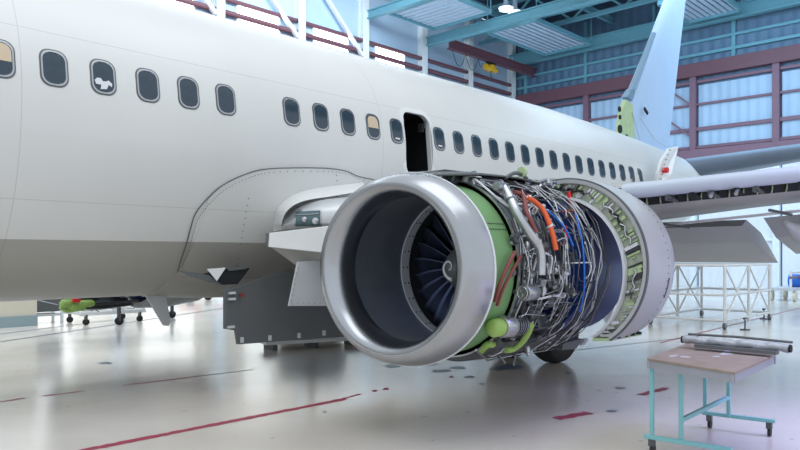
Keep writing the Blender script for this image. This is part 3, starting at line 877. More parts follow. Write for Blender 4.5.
# polished inlet lip and short outer skin
prof = [(4.97, .70), (4.90, .70), (4.80, .712), (4.72, .742), (4.675, .785), (4.66, .83), (4.67, .875), (4.71, .915), (4.77, .945), (4.85, .965), (4.93, .976), (4.93, .95)]
def inlet_fn(p):
    q = skew(p); d = q.y - EY; w_ = .30 + .7 * max(0, min(1, (math.hypot(q.y - EY, q.z - EZ) - .70) / .2))
    q.y = EY + d * (1 + .025 * w_); q.z = EZ + (q.z - EZ) * (1 - .06 * w_)
    return q
inlet = MB().lathe(prof, EY, EZ, NS, fn=inlet_fn).build('inlet_cowl', M['lip'], eng, 50)
m = MB().lathe([(4.915, .982), (4.935, .982), (4.935, .962), (4.915, .962)], EY, EZ, NS, fn=inlet_fn, closed=True).build('inlet_trim_ring', M['whitew'], eng, 40)
m = MB().lathe([(4.93, .97), (4.93, .80)], EY, EZ, NS, fn=inlet_fn).build('inlet_bulkhead', M['dgrey'], eng)
MB().lathe([(4.965, .702), (4.975, .706), (5.2, .715), (5.74, .742)], EY, EZ, NS, fn=skew).build('inlet_liner', M['barrel'], eng, 40)
# thin circumferential joint in the liner
fr_ = MB().lathe([(5.68, .75), (5.68, .727), (5.81, .735), (5.81, .75)], EY, EZ, NS, fn=skew, closed=True).build('fan_ring', M['lgrey'], eng, 40)
m = MB()
for j in range(26):
    a = 2 * math.pi * j / 26
    for dx in (5.715, 5.775):
        p = skew(Vector((dx, EY - .734 * math.cos(a), EZ + .734 * math.sin(a)))); q = skew(Vector((dx, EY - .724 * math.cos(a), EZ + .724 * math.sin(a)))); m.cyl(p, q, .009, n=6)
m.build('bolts', M['dark'], fr_)
MB().lathe([(5.81, .75), (6.15, .75), (6.15, .1), (6.16, .0)], EY, EZ, 48).build('fan_case_interior', M['dark'], eng, 40)
blade = None
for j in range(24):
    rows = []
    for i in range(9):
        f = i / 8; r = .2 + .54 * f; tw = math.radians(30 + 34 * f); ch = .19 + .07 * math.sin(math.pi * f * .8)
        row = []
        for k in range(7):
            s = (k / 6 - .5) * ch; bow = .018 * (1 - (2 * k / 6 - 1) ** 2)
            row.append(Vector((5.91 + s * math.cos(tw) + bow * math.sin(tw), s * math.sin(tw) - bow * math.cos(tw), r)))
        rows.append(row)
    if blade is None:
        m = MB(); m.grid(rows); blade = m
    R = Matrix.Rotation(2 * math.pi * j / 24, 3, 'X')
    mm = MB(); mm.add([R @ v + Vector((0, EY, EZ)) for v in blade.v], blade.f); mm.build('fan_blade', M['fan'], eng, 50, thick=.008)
sp = MB().lathe([(5.55, .0), (5.57, .05), (5.64, .13), (5.72, .19), (5.80, .235), (5.96, .245)], EY, EZ, 40).build('spinner', M['dgrey'], eng, 50)
pts = []
for i in range(26):
    f = i / 25; a = math.radians(-60 + 330 * f); r = .02 + .10 * f
    x = 5.55 + (.02 * r / .05 if r < .05 else .02 + .07 * (r - .05) / .08) - .006
    pts.append(Vector((x, EY - r * math.cos(a), EZ + r * math.sin(a))))
MB().tube(pts, [.004 + .014 * i / 25 for i in range(26)], 6).build('spiral_mark', M['whitew'], sp if False else eng, 50)

# green fan case
gr = MB().lathe([(4.99, .80), (5.0, .845), (5.50, .845), (5.50, .88), (5.53, .88), (5.53, .80)], EY, EZ, 80).build('fan_case', M['green'], eng, 35)
m = MB()
for k in range(2):
    for j in range(13):
        x = 5.03 + j * .037; a = math.radians(26 + 4 * k); m.cyl((x, EY - .845 * math.cos(a), EZ + .845 * math.sin(a)), (x, EY - .855 * math.cos(a), EZ + .855 * math.sin(a)), .007, n=6)
m.build('rivets', M['dsteel'], eng)
for x, r in ((5.50, .895), (5.62, .86), (6.1, .84)):
    MB().lathe([(x, r - .05), (x, r), (x + .035, r), (x + .035, r - .05)], EY, EZ, 72, closed=True).build('case_flange', M['steel'], eng, 35)
MB().lathe([(5.53, .78), (6.05, .80), (6.2, .72), (6.6, .60), (7.0, .52), (7.0, .0)], EY, EZ, 56).build('engine_case', M['dsteel'], eng, 40)
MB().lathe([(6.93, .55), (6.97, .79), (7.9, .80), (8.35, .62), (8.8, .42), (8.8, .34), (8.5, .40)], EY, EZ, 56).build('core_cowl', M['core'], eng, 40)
MB().lathe([(8.4, .28), (8.8, .24), (9.2, .12), (9.4, .0)], EY, EZ, 36).build('exhaust_plug', M['dsteel'], eng, 40)


def cyl_at(u, v, R, x=None):
    """where a viewing direction first meets the cylinder of radius R about the engine axis"""
    o = Vector((0, 0, H)); d = (at(u, v, Y=4) - o).normalized()
    a = d.y ** 2 + d.z ** 2; b = 2 * ((o.y - EY) * d.y + (o.z - EZ) * d.z); c = (o.y - EY) ** 2 + (o.z - EZ) ** 2 - R * R
    D = b * b - 4 * a * c
    if D < 0: t = -b / (2 * a)
    else: t = (-b - math.sqrt(D)) / (2 * a)
    return o + d * t


def hose(pts, R, r, m_, name='pipe', n=10, k=6):
    P = spline([cyl_at(u, v, R if not isinstance(R, (list, tuple)) else R[i]) for i, (u, v) in enumerate(pts)], k)
    return MB().tube(P, r, n).build(name, m_, eng, 60)


# accessories that read individually
hose([(496, 186), (503, 187), (509, 196), (517, 213), (528, 231), (537, 243), (541, 255), (541, 275)], 1.02, .043, M['steel'], 'bleed_air_duct', 14)
for u, v in ((510, 199), (537, 242)):
    q = cyl_at(u, v, 1.02)
    d = (cyl_at(u + 3, v + 6, 1.02) - cyl_at(u - 3, v - 6, 1.02)).normalized()
    MB().cyl(q - d * .015, q + d * .015, .05, n=16).build('clamp', M['lip'], eng, 40)
hose([(527, 197), (535, 202), (543, 210), (549, 223), (553, 236), (556, 250)], 1.02, .026, M['orange'], 'orange_hose', 12)
for u, v in ((529, 198), (550, 226)):
    q = cyl_at(u, v, 1.02); d = (cyl_at(u + 2, v + 3, 1.02) - cyl_at(u - 2, v - 3, 1.02)).normalized(); MB().cyl(q - d * .01, q + d * .01, .032, n=12).build('clamp', M['whitew'], eng, 40)
hose([(514, 192), (522, 195), (525, 203), (527, 214), (532, 224), (536, 233)], 1.0, .024, M['maroon'], 'maroon_hose', 10)
hose([(520, 190), (524, 194)], .9, .03, M['maroon'], 'maroon_hose')
hose([(515, 252), (509, 263), (500, 284), (495, 302)], .90, .020, M['maroon'], 'maroon_hose', 10)
hose([(521, 256), (514, 268), (504, 287), (497, 306)], .90, .016, M['maroon'], 'maroon_hose', 10)
hose([(546, 210), (556, 218), (566, 230), (573, 246)], .97, .010, M['bluew'], 'cable')
hose([(575, 213), (581, 235), (584, 262), (584, 290), (580, 312)], 1.0, .009, M['bluew'], 'cable')


# starter with a three-armed face, generator with green cap, round pump
def drum(u, v, R, r, L, m_, name, x_off=0, cap=None, tilt=0):
    q = cyl_at(u, v, R) + Vector((x_off, 0, 0)); d = Vector((1, .12, tilt)).normalized()
    o = MB().tube([q, q + d * .02, q + d * (L - .02), q + d * L], [r * .9, r, r, r * .9], 24).build(name, m_, eng, 40)
    return q, d


q, d = drum(523, 293, .95, .078, .24, M['steel'], 'starter')
m = MB(); sd = Vector((0, 1, 0))
m.tube([q - d * .012 + Vector((0, .055 * math.cos(a), .055 * math.sin(a))) for a in [2 * math.pi * i / 24 for i in range(25)]], .006, 6)
for k in range(3):
    a = 2 * math.pi * k / 3; m.tube([q - d * .012 + Vector((0, (.008 + .045 * f) * math.cos(a + f * 1.2), (.008 + .045 * f) * math.sin(a + f * 1.2))) for f in (0, .25, .5, .75, 1)], .006, 6)
m.build('starter_guard', M['lip'], eng, 60)
q, d = drum(527, 274, .93, .042, .10, M['steel'], 'fuel_pump')
MB().tube([q - d * .008 + Vector((0, .032 * math.cos(a), .032 * math.sin(a))) for a in [2 * math.pi * i / 18 for i in range(19)]], .008, 6).build('pump_flange', M['lip'], eng, 60)
q, d = drum(495, 328, .94, .085, .12, M['lime'], 'generator_cap', -.02)
MB().tube([q - d * .05, q - d * .03, q], [.035, .07, .085], 20).build('generator_nose', M['lime'], eng, 50)
q2 = q + d * .12
MB().tube([q2, q2 + d * .03, q2 + d * .16], [.09, .105, .105], 24).build('generator', M['steel'], eng, 40)
for k in range(5): MB().tube([q2 + d * (.16 + .045 * k), q2 + d * (.178 + .045 * k)], [.115, .115], 24).build('cooling_fin', M['lip'], eng, 40)
MB().tube([q2 + d * .15, q2 + d * .42], [.095, .095], 20).build('generator_rear', M['dsteel'], eng, 40)
hose([(506, 350), (513, 349), (521, 343), (528, 333), (531, 325)], .97, .032, M['lime'], 'green_duct', 12)
hose([(480, 352), (487, 345), (493, 344)], .90, .035, M['lime'], 'green_duct', 12)
q, d = drum(500, 348, .93, .035, .1, M['dsteel'], 'oil_filter')
# accessory gearbox along the lower side
for (u, v, s_) in ((548, 300, .12), (538, 322, .13), (552, 330, .14), (560, 312, .1), (530, 340, .10), (545, 345, .10), (566, 290, .1), (553, 285, .10), (521, 322, .09), (556, 268, .11), (548, 282, .1)):
    q = cyl_at(u, v, .84); MB().box(q, (s_ * 1.5, s_, s_ * 1.3), Matrix.Rotation(random.uniform(-.4, .4), 3, 'X')).build('gearbox_unit', M['dsteel'], eng, bevel=.015)
MB().lathe([(5.58, .86), (5.62, .95), (6.2, .97), (6.75, .93), (6.8, .84)], EY, EZ, 20, a0=-105, a1=-48, closed=True).build('accessory_gearbox', M['dsteel'], eng, 35)
rnd = random.Random(11)
for k in range(34):      # valves and canisters on the case
    u = rnd.uniform(512, 582); v = rnd.uniform(205, 350)
    if u > 575 and v > 330: continue
    R = rnd.uniform(.82, .93); q = cyl_at(u, v, R); r = rnd.uniform(.018, .045)
    d = Vector((rnd.uniform(-1, 1), rnd.uniform(-.4, .4), rnd.uniform(-1, 1))).normalized(); L = rnd.uniform(.05, .14)
    MB().tube([q, q + d * L * .15, q + d * L * .15, q + d * L * .8, q + d * L * .8, q + d * L], [r * .7, r * .7, r, r, r * .5, r * .5], 12).build('valve', M['dsteel'] if k % 3 else M['steel'], eng, 40)
for k in range(16):
    u = rnd.uniform(515, 585); v = rnd.uniform(200, 345); q = cyl_at(u, v, rnd.uniform(.82, .9))
    MB().box(q, (rnd.uniform(.04, .11), rnd.uniform(.03, .06), rnd.uniform(.04, .1)), Matrix.Rotation(rnd.uniform(-1, 1), 3, 'X')).build('control_unit', [M['steel'], M['dsteel'], M['lgrey'], M['dgrey']][k % 4], eng, bevel=.006)


def pol(x, a, R): a = math.radians(a); return Vector((x, EY - R * math.cos(a), EZ + R * math.sin(a)))


for k in range(95):      # rigid lines wandering over the case
    x = rnd.uniform(5.58, 6.9); a = rnd.uniform(-80, 85); R = rnd.uniform(.84, .98); pts = [pol(x, a, R)]
    for _ in range(rnd.randint(3, 6)):
        if rnd.random() < .62: a += rnd.choice((-1, 1)) * rnd.uniform(10, 34)
        else: x = max(5.56, min(7.0, x + rnd.choice((-1, 1)) * rnd.uniform(.1, .4)))
        a = max(-98, min(95, a)); R = max(.83, min(.97, R + rnd.uniform(-.05, .05))); pts.append(pol(x, a, R))
    mm_ = rnd.choices([M['steel'], M['lip'], M['dsteel'], M['whitew'], M['bluew'], M['maroon']], [6, 2, 11, 2, .35, .5])[0]
    r = rnd.choice((.0035, .0045, .006, .006, .008, .012))
    MB().tube(spline(pts, 5), r, 7).build('pipe' if r > .007 else 'cable', mm_, eng, 60)
for k in range(46):      # short looping wires lying over the lines
    x = rnd.uniform(5.6, 6.95); a = rnd.uniform(-75, 80); R = rnd.uniform(.93, 1.0); ph = rnd.uniform(0, 6)
    pts = [pol(x + .06 * math.sin(i * .8 + ph), a + i * rnd.uniform(2.5, 4), R + .02 * math.cos(i * 1.1 + ph)) for i in range(rnd.randint(4, 8))]
    MB().tube(spline(pts, 4), rnd.choice((.003, .004, .005)), 6).build('wire', [M['whitew'], M['lip'], M['steel'], M['whitew'], M['dsteel']][k % 5], eng, 60)
    q = pts[0]; MB().cyl(q - Vector((.02, 0, 0)), q + Vector((.03, .01, .01)), rnd.uniform(.008, .016), n=8).build('connector', M['lip'] if k % 2 else M['steel'], eng, 40)
for k in range(9):       # harness hoops along the rear edge of the case
    x = 6.7 + .045 * k + rnd.uniform(-.02, .02); R0 = .93 + rnd.uniform(-.03, .06)
    MB().tube([pol(x + .03 * math.sin(i * .9 + k), -75 + i * 9.5, R0 + .02 * math.sin(i * 1.7 + k)) for i in range(17)], rnd.choice((.004, .006, .009)), 7).build('harness_hoop', [M['whitew'], M['steel'], M['dsteel'], M['lip'], M['dsteel']][k % 5], eng, 60)
m = MB()
for (u0, v0, u1, v1) in ((487, 361, 528, 352), (500, 356, 505, 363), (516, 354, 514, 365), (528, 352, 556, 335), (488, 361, 476, 350)):
    m.tube([cyl_at(u0, v0, .99), cyl_at(u1, v1, .99)], .010, 7)
m.build('drain_lines', M['lip'], eng, 60)
# lower tray of the engine and drain mast
MB().lathe([(5.56, .93), (6.9, .88), (6.9, .84), (5.56, .88)], EY, EZ, 16, a0=-112, a1=-62, closed=True).build('lower_tray', M['dsteel'], eng, 35)
MB().prism([at(563, 343, Y=4.3), at(583, 339, Y=4.3), at(576, 349, Y=4.3), at(562, 350, Y=4.3)], (.0, .3, .02)).build('drain_fairing', M['dgrey'], eng)

# pylon with the raised upper cowl
py_ = MB()
py_.prism([Vector((5.0, 4.42, 2.40)), Vector((7.9, 4.42, 2.40)), Vector((7.9, 4.42, 2.62)), Vector((6.4, 4.42, 2.60)), Vector((5.3, 4.42, 2.585)), Vector((4.85, 4.42, 2.50))], (0, .36, 0))
pyl = py_.build('pylon', M['dsteel'], eng, bevel=.01)
rows = []
for x, z, yo in ((4.83, 2.50, 4.45), (5.1, 2.575, 4.32), (5.6, 2.615, 4.22), (6.2, 2.625, 4.18), (6.75, 2.60, 4.2), (7.0, 2.56, 4.25)):
    z -= .035
    rows.append([Vector((x, 4.78, z + .01)), Vector((x, 4.55, z + .02)), Vector((x, (4.55 + yo) / 2, z + .005)), Vector((x, yo, z - .03))])
MB().grid(rows).build('raised_fan_cowl', M['dgrey'], eng, 50, thick=.015)
MB().tube(spline([Vector((5.55, 4.40, 2.47)), Vector((5.9, 4.36, 2.51)), Vector((6.3, 4.33, 2.50)), Vector((6.55, 4.22, 2.46))], 5), .045, 14).build('precooler_duct', M['steel'], eng, 60)
for k in range(9):
    x = 5.15 + k * .2; MB().cyl((x, 4.40, 2.44), (x + rnd.uniform(-.04, .06), 4.36, 2.53), rnd.uniform(.015, .04), n=10).build('pylon_fitting', [M['steel'], M['dsteel'], M['lgrey']][k % 3], eng, 40)
MB().bar((4.98, 4.40, 2.50), (5.02, 4.34, 2.50), .03, .03).build('hinge_bolt', M['lip'], eng)
q = at(521, 172, Y=4.2); MB().tube([q, q + Vector((.04, 0, 0)), q + Vector((.05, 0, 0))], [.055, .055, .03], 18).build('grommet_fitting', M['pgreen'], eng, 40)
MB().tube(spline([at(505, 178, Y=4.2), at(515, 173, Y=4.2), at(524, 176, Y=4.2), at(530, 184, Y=4.25)], 5), .02, 8).build('pylon_hose', M['dgrey'], eng, 60)

# opened thrust reverser half: a duct half-shell swung outboard about the pylon hinge
RY, RZ, RX = 4.113, 1.634, 7.0
A0, A1 = -55, 96
rv = lambda prof, name, m_, n=60, a0=A0, a1=A1, sm=40: MB().lathe(prof, RY, RZ, n, a0=a0, a1=a1, closed=True).build(name, m_, eng, sm)
rv([(7.0, .950), (7.0, .967), (7.25, .972), (7.55, .950), (7.82, .905), (7.84, .885), (7.5, .92), (7.05, .935)], 'reverser_sleeve', M['cowl'], 72)
rv([(6.985, .957), (6.985, .973), (7.02, .973), (7.02, .957)], 'sleeve_rim', M['dgrey'])
rv([(7.0, .915), (6.985, .958), (7.01, .958), (7.02, .915)], 'track_ring', M['lgrey'])
IY, IZ = 4.245, 1.555
ri = lambda prof, name, m_, sm=40, a1=A1: MB().lathe(prof, IY, IZ, 60, a0=A0, a1=a1, closed=True).build(name, m_, eng, sm)
def io(a, f, x):
    """point between the inner ring (f 0) and the outer rim (f 1)"""
    a = math.radians(a); p = Vector((x, IY - .86 * math.cos(a), IZ + .86 * math.sin(a))); q = Vector((x, RY - .94 * math.cos(a), RZ + .94 * math.sin(a)))
    return p + (q - p) * f


MB().grid([[io(A0 + (A1 - A0) * k / 60, f, 7.05) for f in (0, 1)] for k in range(61)])  .build('cascade_frame', M['cas'], eng, thick=.02)
ri([(6.97, .838), (6.97, .862), (7.03, .868), (7.03, .838)], 'inner_ring', M['whitew'])
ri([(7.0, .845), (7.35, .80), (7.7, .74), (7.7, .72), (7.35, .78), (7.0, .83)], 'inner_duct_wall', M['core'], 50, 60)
for k in range(60):      # cascade vanes and fittings within the ring
    a = A0 + 2 + k * (A1 - A0 - 3) / 60; f0 = rnd.choice((.08, .08, .3, .5)); f1 = rnd.choice((.5, .75, .8))
    MB().bar(io(a, f0, 7.03), io(a, f1, 7.03), rnd.choice((.03, .05)), rnd.choice((.006, .010, .02, .035))).build('cascade_vane', rnd.choice((M['pgreen'], M['lgrey'], M['lgrey'], M['dsteel'], M['whitew'])), eng)
for k, a in enumerate((18, 24, 30, 38, 60, 68, -14, -20, 78)):
    pts = [io(a + i * 3, .45 + .1 * math.sin(i * 2 + k), 6.99) for i in range(6)]
    MB().tube(pts, rnd.choice((.008, .013)), 7).build('actuator_line', [M['steel'], M['dsteel'], M['dark']][k % 3], eng, 60)
# green end beam at the bottom of the half
a = math.radians(A0); e = lambda x, r, dn: Vector((x, RY - r * math.cos(a) + dn * math.sin(a) * -1 * 0, RZ + r * math.sin(a) - dn))
MB().prism([io(A0, 0, 6.97), io(A0, 1.02, 7.0), io(A0, .95, 7.80), io(A0, -.3, 7.68)], (-.02, -.01, -.03)).build('latch_beam', M['pgreen'], eng)
for k in range(4):
    x = 7.12 + k * .17; q = Vector((x, RY - .955 * math.cos(math.radians(A0 + 2)), RZ + .955 * math.sin(math.radians(A0 + 2)))); MB().box(q, (.05, .05, .03)).build('cowl_latch', M['dark'], eng)
q = Vector((7.6, RY - .943 * math.cos(math.radians(-22)), RZ + .943 * math.sin(math.radians(-22)))); q2_ = Vector((7.6, RY - .943 * math.cos(math.radians(-8)), RZ + .943 * math.sin(math.radians(-8))))
MB().tube([q, (q + q2_) / 2 + Vector((0, -.008, 0)), q2_], .012, 8).build('handle_recess', M['dgrey'], eng)
m = MB()
for k in range(26):
    a = math.radians(-50 + 5 * k); m.cyl((7.55, RY - .948 * math.cos(a), RZ + .948 * math.sin(a)), (7.55, RY - .956 * math.cos(a), RZ + .956 * math.sin(a)), .006, n=6)
m.build('fasteners', M['dgrey'], eng)
# inner fixed panel behind the core, and hold-open rods
MB().prism([at(596, 307, Y=4.5), at(607, 325, Y=4.5), at(622, 290, Y=4.7), at(600, 290, Y=4.7)], (.03, .02, 0)).build('inner_panel', M['cowl'], eng)
MB().cyl(at(569, 192, Y=4.05), at(572.5, 219, Y=4.0), .026, n=12).build('red_rod_cover', M['red'], eng, 40)
MB().cyl(at(572.5, 219, Y=4.0), at(576, 240, Y=3.95), .016, n=10).build('hold_open_rod', M['whitew'], eng, 40)
MB().tube([at(565, 226, Y=3.9), at(566, 238, Y=3.88), at(563, 246, Y=3.87)], [.02, .026, .01], 10).build('red_cap', M['red'], eng, 40)
m = MB()
for k in range(16):
    u = 531 + k * 3.0; v = 189 - 6 * math.sin(math.pi * min(1, k / 14)) + rnd.uniform(-2, 2); q = at(u, v, Y=4.2)
    MB().tube([q, q + Vector((rnd.uniform(-.03, .1), .02, rnd.uniform(-.07, .05)))], rnd.uniform(.01, .025), 8).build('manifold_fitting', [M['steel'], M['dsteel'], M['lgrey'], M['lip']][k % 4], eng, 40)
for k, (mm_, r) in enumerate(((M['steel'], .016), (M['bluew'], .007), (M['whitew'], .008), (M['dsteel'], .022))):
    MB().tube(spline([at(530, 186 + 2 * k, Y=4.25), at(545, 180 + 2.6 * k, Y=4.25), at(562, 181 + 3 * k, Y=4.2), at(580, 187 + 3 * k, Y=4.15)], 5), r, 8).build('overhead_line', mm_, eng, 60)

# starboard engine: the same build, mirrored, its inlet taken off
eng2 = empty('engine', (0, 0, 0), plane); eng2.scale = (1, -1, 1)
skip = ('inlet', 'fan_case', 'rivets', 'case_flange', 'fan_blade', 'spinner', 'spiral', 'fan_ring', 'bolts', 'reverser', 'sleeve', 'track', 'cascade', 'inner_', 'actuator', 'latch', 'cowl_latch', 'handle', 'fasteners', 'generator', 'cooling', 'green_duct')
for i_, ch in enumerate(list(eng.children)):
    if ch.name.startswith(skip) or (i_ % 2 and ch.name.startswith(('pipe', 'cable', 'wire'))): continue
    c = ch.copy(); COL.objects.link(c); c.parent = eng2

SY = 2 * YC - EY
MB().lathe([(7.0, .86), (6.98, .98), (7.5, 1.0), (8.3, .90), (8.4, .80), (8.0, .78)], EY, EZ, 48).build('reverser_cowl', M['cowl'], eng2, 40)
mir = lambda p: Vector((p.x, 2 * YC - p.y, p.z))     # the empty mirrors its children across the aircraft centre line
for (u, v, r_, L) in ((60, 304, .08, .2), (69, 307, .09, .25), (78, 304, .07, .25)):
    q = mir(at(u, v, Y=SY - .85)); MB().tube([q, q + Vector((.04, 0, 0)), q + Vector((L, 0, 0)), q + Vector((L + .05, 0, 0))], [r_ * .5, r_, r_, r_ * .6], 18).build('generator', M['lime'], eng2, 50)
MB().tube(spline([mir(at(u, v, Y=SY - .85)) for u, v in ((60, 307), (67, 311), (77, 309), (84, 303))], 5), .035, 10).build('green_duct', M['lime'], eng2, 60)
q = mir(at(73, 300, Y=SY - .95)); MB().cyl(q, q + Vector((.12, 0, 0)), .05, n=12).build('red_cap', M['red'], eng2, 40)

# ================================================================ THINGS ON THE FLOOR
# wheeled work table
Lp, Fp, Rp, Bp = at(647, 358, Z=.85), at(735, 372, Z=.85), at(776, 354, Z=.85), at(690, 342, Z=.85)
ce = (Lp + Fp + Rp + Bp) / 4; ux = ((Rp - Fp) + (Bp - Lp)).normalized(); uy = ((Lp - Fp) + (Bp - Rp)); uy = (uy - ux * uy.dot(ux)).normalized()
LX = ((Rp - Fp).length + (Bp - Lp).length) / 2; LY = ((Lp - Fp).length + (Bp - Rp).length) / 2
tp_ = lambda x, y, z: Vector((ce.x, ce.y, 0)) + ux * x + uy * y + Vector((0, 0, z))
RT = Matrix((ux, uy, Vector((0, 0, 1)))).transposed()
tb = empty('work_table', (ce.x, ce.y, 0)); tag(tb, 'wheeled work table with worn brown top and turquoise legs', 'table')
QT = [Lp, Fp, Rp, Bp]
MB().prism(QT, (0, 0, -.022)).build('tabletop', M['wood'], tb, bevel=.005)
m = MB(); rr = random.Random(4)
pale = mat('pale_worn_paint', (.50, .50, .54), .5)
for k in range(6):
    fa, fb_ = rr.uniform(.15, .85), rr.uniform(.2, .85); cc = (Lp * (1 - fa) + Fp * fa) * (1 - fb_) + (Bp * (1 - fa) + Rp * fa) * fb_; s_ = rr.uniform(.06, .13); cc.z = .852
    MB().add([cc + ux * s_ * math.cos(a) * rr.uniform(.5, 1.3) + uy * s_ * .5 * math.sin(a) * rr.uniform(.5, 1.3) for a in [2 * math.pi * i / 9 for i in range(9)]], [tuple(range(9))]).build('worn_patch', pale, tb)
edge = mat('grey_table_edge', (.33, .34, .38), .5)
for a_, b_ in zip(QT, QT[1:] + QT[:1]):
    n_ = (ce - (a_ + b_) / 2); n_.z = 0; n_.normalize(); MB().bar(a_ + n_ * .02 - Vector((0, 0, .055)), b_ + n_ * .02 - Vector((0, 0, .055)), .02, .066).build('apron', edge, tb)
feet = [[at(652, 437, Z=.15), at(681, 441, Z=.15)], [at(705, 413.5, Z=.15), at(728.5, 416.5, Z=.15)]]
ends = [(at(644, 436, Z=.15), at(732, 450, Z=.15)), (at(702, 412.5, Z=.15), at(775, 421.5, Z=.15))]
for k_, (fa, fb_) in enumerate(feet):
    for q in (fa, fb_): MB().box((q.x, q.y, .485), (.034, .034, .68), RT).build('leg', M['tealleg'], tb, bevel=.004)
    ea, eb = ends[k_]; dn = (eb - ea).normalized()
    MB().bar(ea, eb, .04, .035).build('base_rail', M['tealleg'], tb, bevel=.004)
    for q in (ea + dn * .07, eb - dn * .05):
        cp = Vector((q.x, q.y, 0))
        cs_ = MB().box(cp + Vector((0, 0, .105)), (.05, .05, .06), RT).build('caster', M['dsteel'], tb)
        MB().cyl(cp + ux * .02 + uy * -.014 + Vector((0, 0, .045)), cp + ux * .02 + uy * .014 + Vector((0, 0, .045)), .045, n=18).build('wheel', M['black'], cs_, 40)
MB().bar(Vector((feet[0][1].x, feet[0][1].y, .33)), Vector((feet[1][1].x, feet[1][1].y, .34)), .03, .035).build('stretcher', M['tealleg'], tb)
# wrapped tube lying along the far side of the table
e0 = at(684, 339.5, Z=.93); e1 = at(789, 348.5, Z=.93)
t = empty('wrapped_tube', (e0 + e1) / 2 - Vector((0, 0, .07))); tag(t, 'long silver foil-wrapped tube lying across the far edge of the work table', 'wrapped tube')
MB().tube([e0 + (e1 - e0) * f + Vector((0, 0, .006 * math.sin(f * 23))) for f in [i / 24 for i in range(25)]], [.038 + .005 * math.sin(i * 1.9) for i in range(25)], 14).build('sleeve', M['foil'], t, 60)
for p_, sg in ((e0, -1), (e1, 1)):
    d = (e1 - e0).normalized() * sg; MB().cyl(p_, p_ + d * .02, .035, n=14).build('end_cap', M['dark'], t, 40)
o_ = (e1 - e0).cross(Vector((0, 0, 1))).normalized()
MB().tube([e0 - o_ * .1 + Vector((0, 0, .045)), (e0 + e1) / 2 - o_ * .1 + Vector((0, 0, .055)), e1 - o_ * .1 + Vector((0, 0, .045))], .012, 8).build('edge_strip', M['dgrey'], t, 60)
MB().bar(e0 + (e1 - e0) * .15 + o_ * .06 - Vector((0, 0, .04)), e0 + (e1 - e0) * .92 + o_ * .06 - Vector((0, 0, .04)), .08, .03).build('dark_padding', M['dgrey'], t)

# low white platform on the floor behind the engine inlet
a, b = at(262, 350, Z=0), at(395, 342, Z=0)
t = empty('low_platform', (a + b) / 2); tag(t, 'low flat white platform on the floor behind the big engine inlet', 'platform')
MB().bar(a + Vector((0, 0, .14)), b + Vector((0, 0, .14)), .5, .06).build('deck_board', M['white'], t, bevel=.01)
for f in (.06, .35, .65, .94): MB().bar(a + (b - a) * f, a + (b - a) * f + Vector((0, 0, .12)), .3, .1).build('foot', M['dgrey'], t)

# cabinet frame beyond the belly
p = at(50, 324, Z=0); t = empty('equipment_rack', p); tag(t, 'dark cabinet in a pale metal frame beside the cream wall under the nose side belly', 'rack')
MB().box(p + Vector((0, .4, .95)), (.62, .5, 1.3)).build('cabinet', M['dgrey'], t, bevel=.02)
for dx in (-.33, .33):
    for dy in (.1, .7): MB().box(p + Vector((dx, dy, .9)), (.06, .06, 1.8)).build('frame_post', M['colw'], t)
MB().box(p + Vector((0, .4, .22)), (.7, .65, .05)).build('shelf', M['lgrey'], t)
# engine dolly
p = at(105, 322, Z=0); t = empty('engine_dolly', p); tag(t, 'low white engine dolly with wheels on the floor below the far engine', 'dolly')
for dy in (-.5, .5): MB().box(p + Vector((0, dy, .28)), (1.7, .09, .09)).build('side_rail', M['white'], t)
for dx in (-.8, 0, .8): MB().box(p + Vector((dx, 0, .30)), (.09, 1.0, .09)).build('cross_member', M['white'], t)
for dx in (-.7, .7):
    for dy in (-.5, .5):
        MB().cyl(p + Vector((dx, dy - .03, .08)), p + Vector((dx, dy + .03, .08)), .08, n=18).build('wheel', M['black'], t, 40)
        MB().box(p + Vector((dx, dy, .2)), (.05, .1, .12)).build('caster_fork', M['dsteel'], t)
# two supports with a small wheel below the far engine
for (u, v, lab) in ((119, 325, 'dark wheeled jack leg below the far engine, left of the belly antenna'), (172, 318, 'dark wheeled jack leg below the far engine, just right of the belly antenna')):
    p = at(u, v, Z=0); t = empty('wheeled_jack', p); tag(t, lab, 'jack', 'wheeled jack legs')
    MB().cyl(p + Vector((0, 0, .1)), p + Vector((0, 0, .5)), .05, n=12).build('leg', M['dsteel'], t, 40)
    MB().cyl(p + Vector((0, -.04, .1)), p + Vector((0, .04, .1)), .1, n=16).build('wheel', M['black'], t, 40)
    MB().box(p + Vector((.0, 0, .5)), (.5, .12, .07)).build('head_plate', M['white'], t)
# tow bar
p = at(206, 300, Z=0); t = empty('tow_bar', p); tag(t, 'red and white wheeled tow bar far away under the belly', 'tow bar')
MB().cyl(p + Vector((-1.1, 0, .34)), p + Vector((-.2, 0, .34)), .09, n=12).build('bar', M['red'], t, 40)
MB().cyl(p + Vector((.25, 0, .34)), p + Vector((1.2, 0, .34)), .08, n=12).build('bar', M['red'], t, 40)
MB().box(p + Vector((0, 0, .38)), (.5, .4, .3)).build('carriage', M['white'], t, bevel=.02)
for dx in (-.75, .0, .9): MB().cyl(p + Vector((dx, -.2, .14)), p + Vector((dx, -.1, .14)), .14, n=16).build('wheel', M['dark'], t, 40)
MB().box(p + Vector((.9, 0, .24)), (.06, .1, .3)).build('support', M['dsteel'], t)

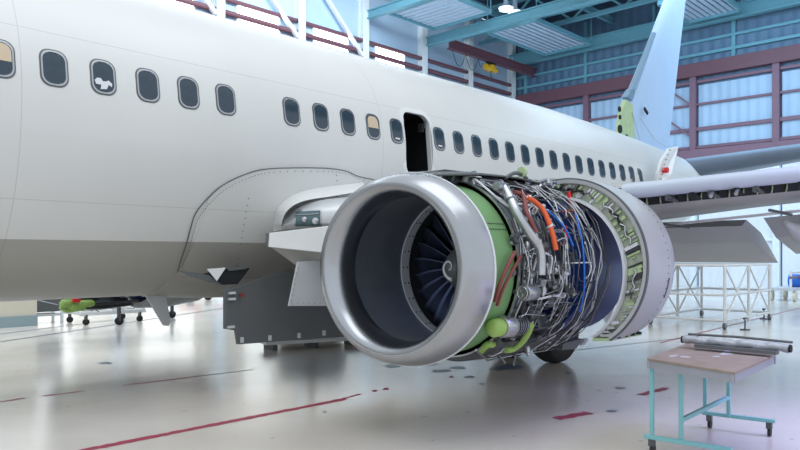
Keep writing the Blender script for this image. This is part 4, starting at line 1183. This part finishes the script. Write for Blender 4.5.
# white tubular access stand beneath the wing
p = at(712, 322, Z=0); t = empty('access_stand', p); tag(t, 'white tubular access stand on the floor beneath the wing, behind the open engine cowl', 'access stand')
sx2, sy2, hh = 1.7, .9, 1.5
cr = [(-sx2, -sy2), (sx2, -sy2), (sx2, sy2), (-sx2, sy2)]
for (x, y) in cr + [(0, -sy2), (0, sy2)]: MB().cyl(p + Vector((x, y, .08)), p + Vector((x, y, hh)), .035, n=10).build('post', M['white'], t, 40)
for z in (.2, .8, hh):
    for (a, b) in zip(cr, cr[1:] + cr[:1]): MB().cyl(p + Vector((*a, z)), p + Vector((*b, z)), .03, n=8).build('rail', M['white'], t, 40)
for s in (-1, 1):
    for x0 in (-sx2, 0): MB().cyl(p + Vector((x0, s * sy2, .2)), p + Vector((x0 + sx2, s * sy2, hh)), .022, n=8).build('brace', M['white'], t, 40); MB().cyl(p + Vector((x0, s * sy2, hh)), p + Vector((x0 + sx2, s * sy2, .2)), .022, n=8).build('brace', M['white'], t, 40)
MB().box(p + Vector((0, 0, hh + .03)), (2 * sx2, 2 * sy2, .04)).build('platform', M['lgrey'], t)
for (x, y) in cr: MB().cyl(p + Vector((x, y - .03, .08)), p + Vector((x, y + .03, .08)), .08, n=14).build('wheel', M['dgrey'], t, 40)
# cart with rollers at the right edge
p = at(790, 300, Z=0); t = empty('hose_cart', p); tag(t, 'pale cart with a roller and a blue drum beneath the wing at the right edge', 'cart')
MB().box(p + Vector((0, 0, .45)), (2.2, .9, .1)).build('bed', M['lgrey'], t)
for z in (.9, 1.1): MB().cyl(p + Vector((-1.1, -.3, z)), p + Vector((1.1, -.3, z)), .05, n=10).build('roller', M['hang'] if z < 1 else M['white'], t, 40)
for dx in (-1.05, 1.05): MB().box(p + Vector((dx, -.3, .8)), (.07, .07, .8)).build('upright', M['white'], t)
for dx in (-.9, .9):
    for dy in (-.4, .4): MB().cyl(p + Vector((dx, dy - .05, .2)), p + Vector((dx, dy + .05, .2)), .2, n=16).build('wheel', M['cream'], t, 40)
MB().cyl(p + Vector((.3, -.5, .75)), p + Vector((.3, .1, .75)), .25, n=18).build('drum', M['bluew'], t, 40)
for (u, v, lab) in ((745, 330, 'small dark floor stanchion nearest the wrapped tube'), (764, 319, 'small dark floor stanchion further back to the right of the first')):
    p = at(u, v, Z=0); t = empty('stanchion', p); tag(t, lab, 'stanchion', 'floor stanchions')
    MB().tube([p, p + Vector((0, 0, .02)), p + Vector((0, 0, .03))], [.11, .11, .03], 14).build('base', M['dsteel'], t, 40)
    MB().cyl(p, p + Vector((0, 0, .28)), .018, n=8).build('post', M['dsteel'], t, 40)
    MB().box(p + Vector((0, 0, .27)), (.16, .05, .04)).build('head', M['dsteel'], t)
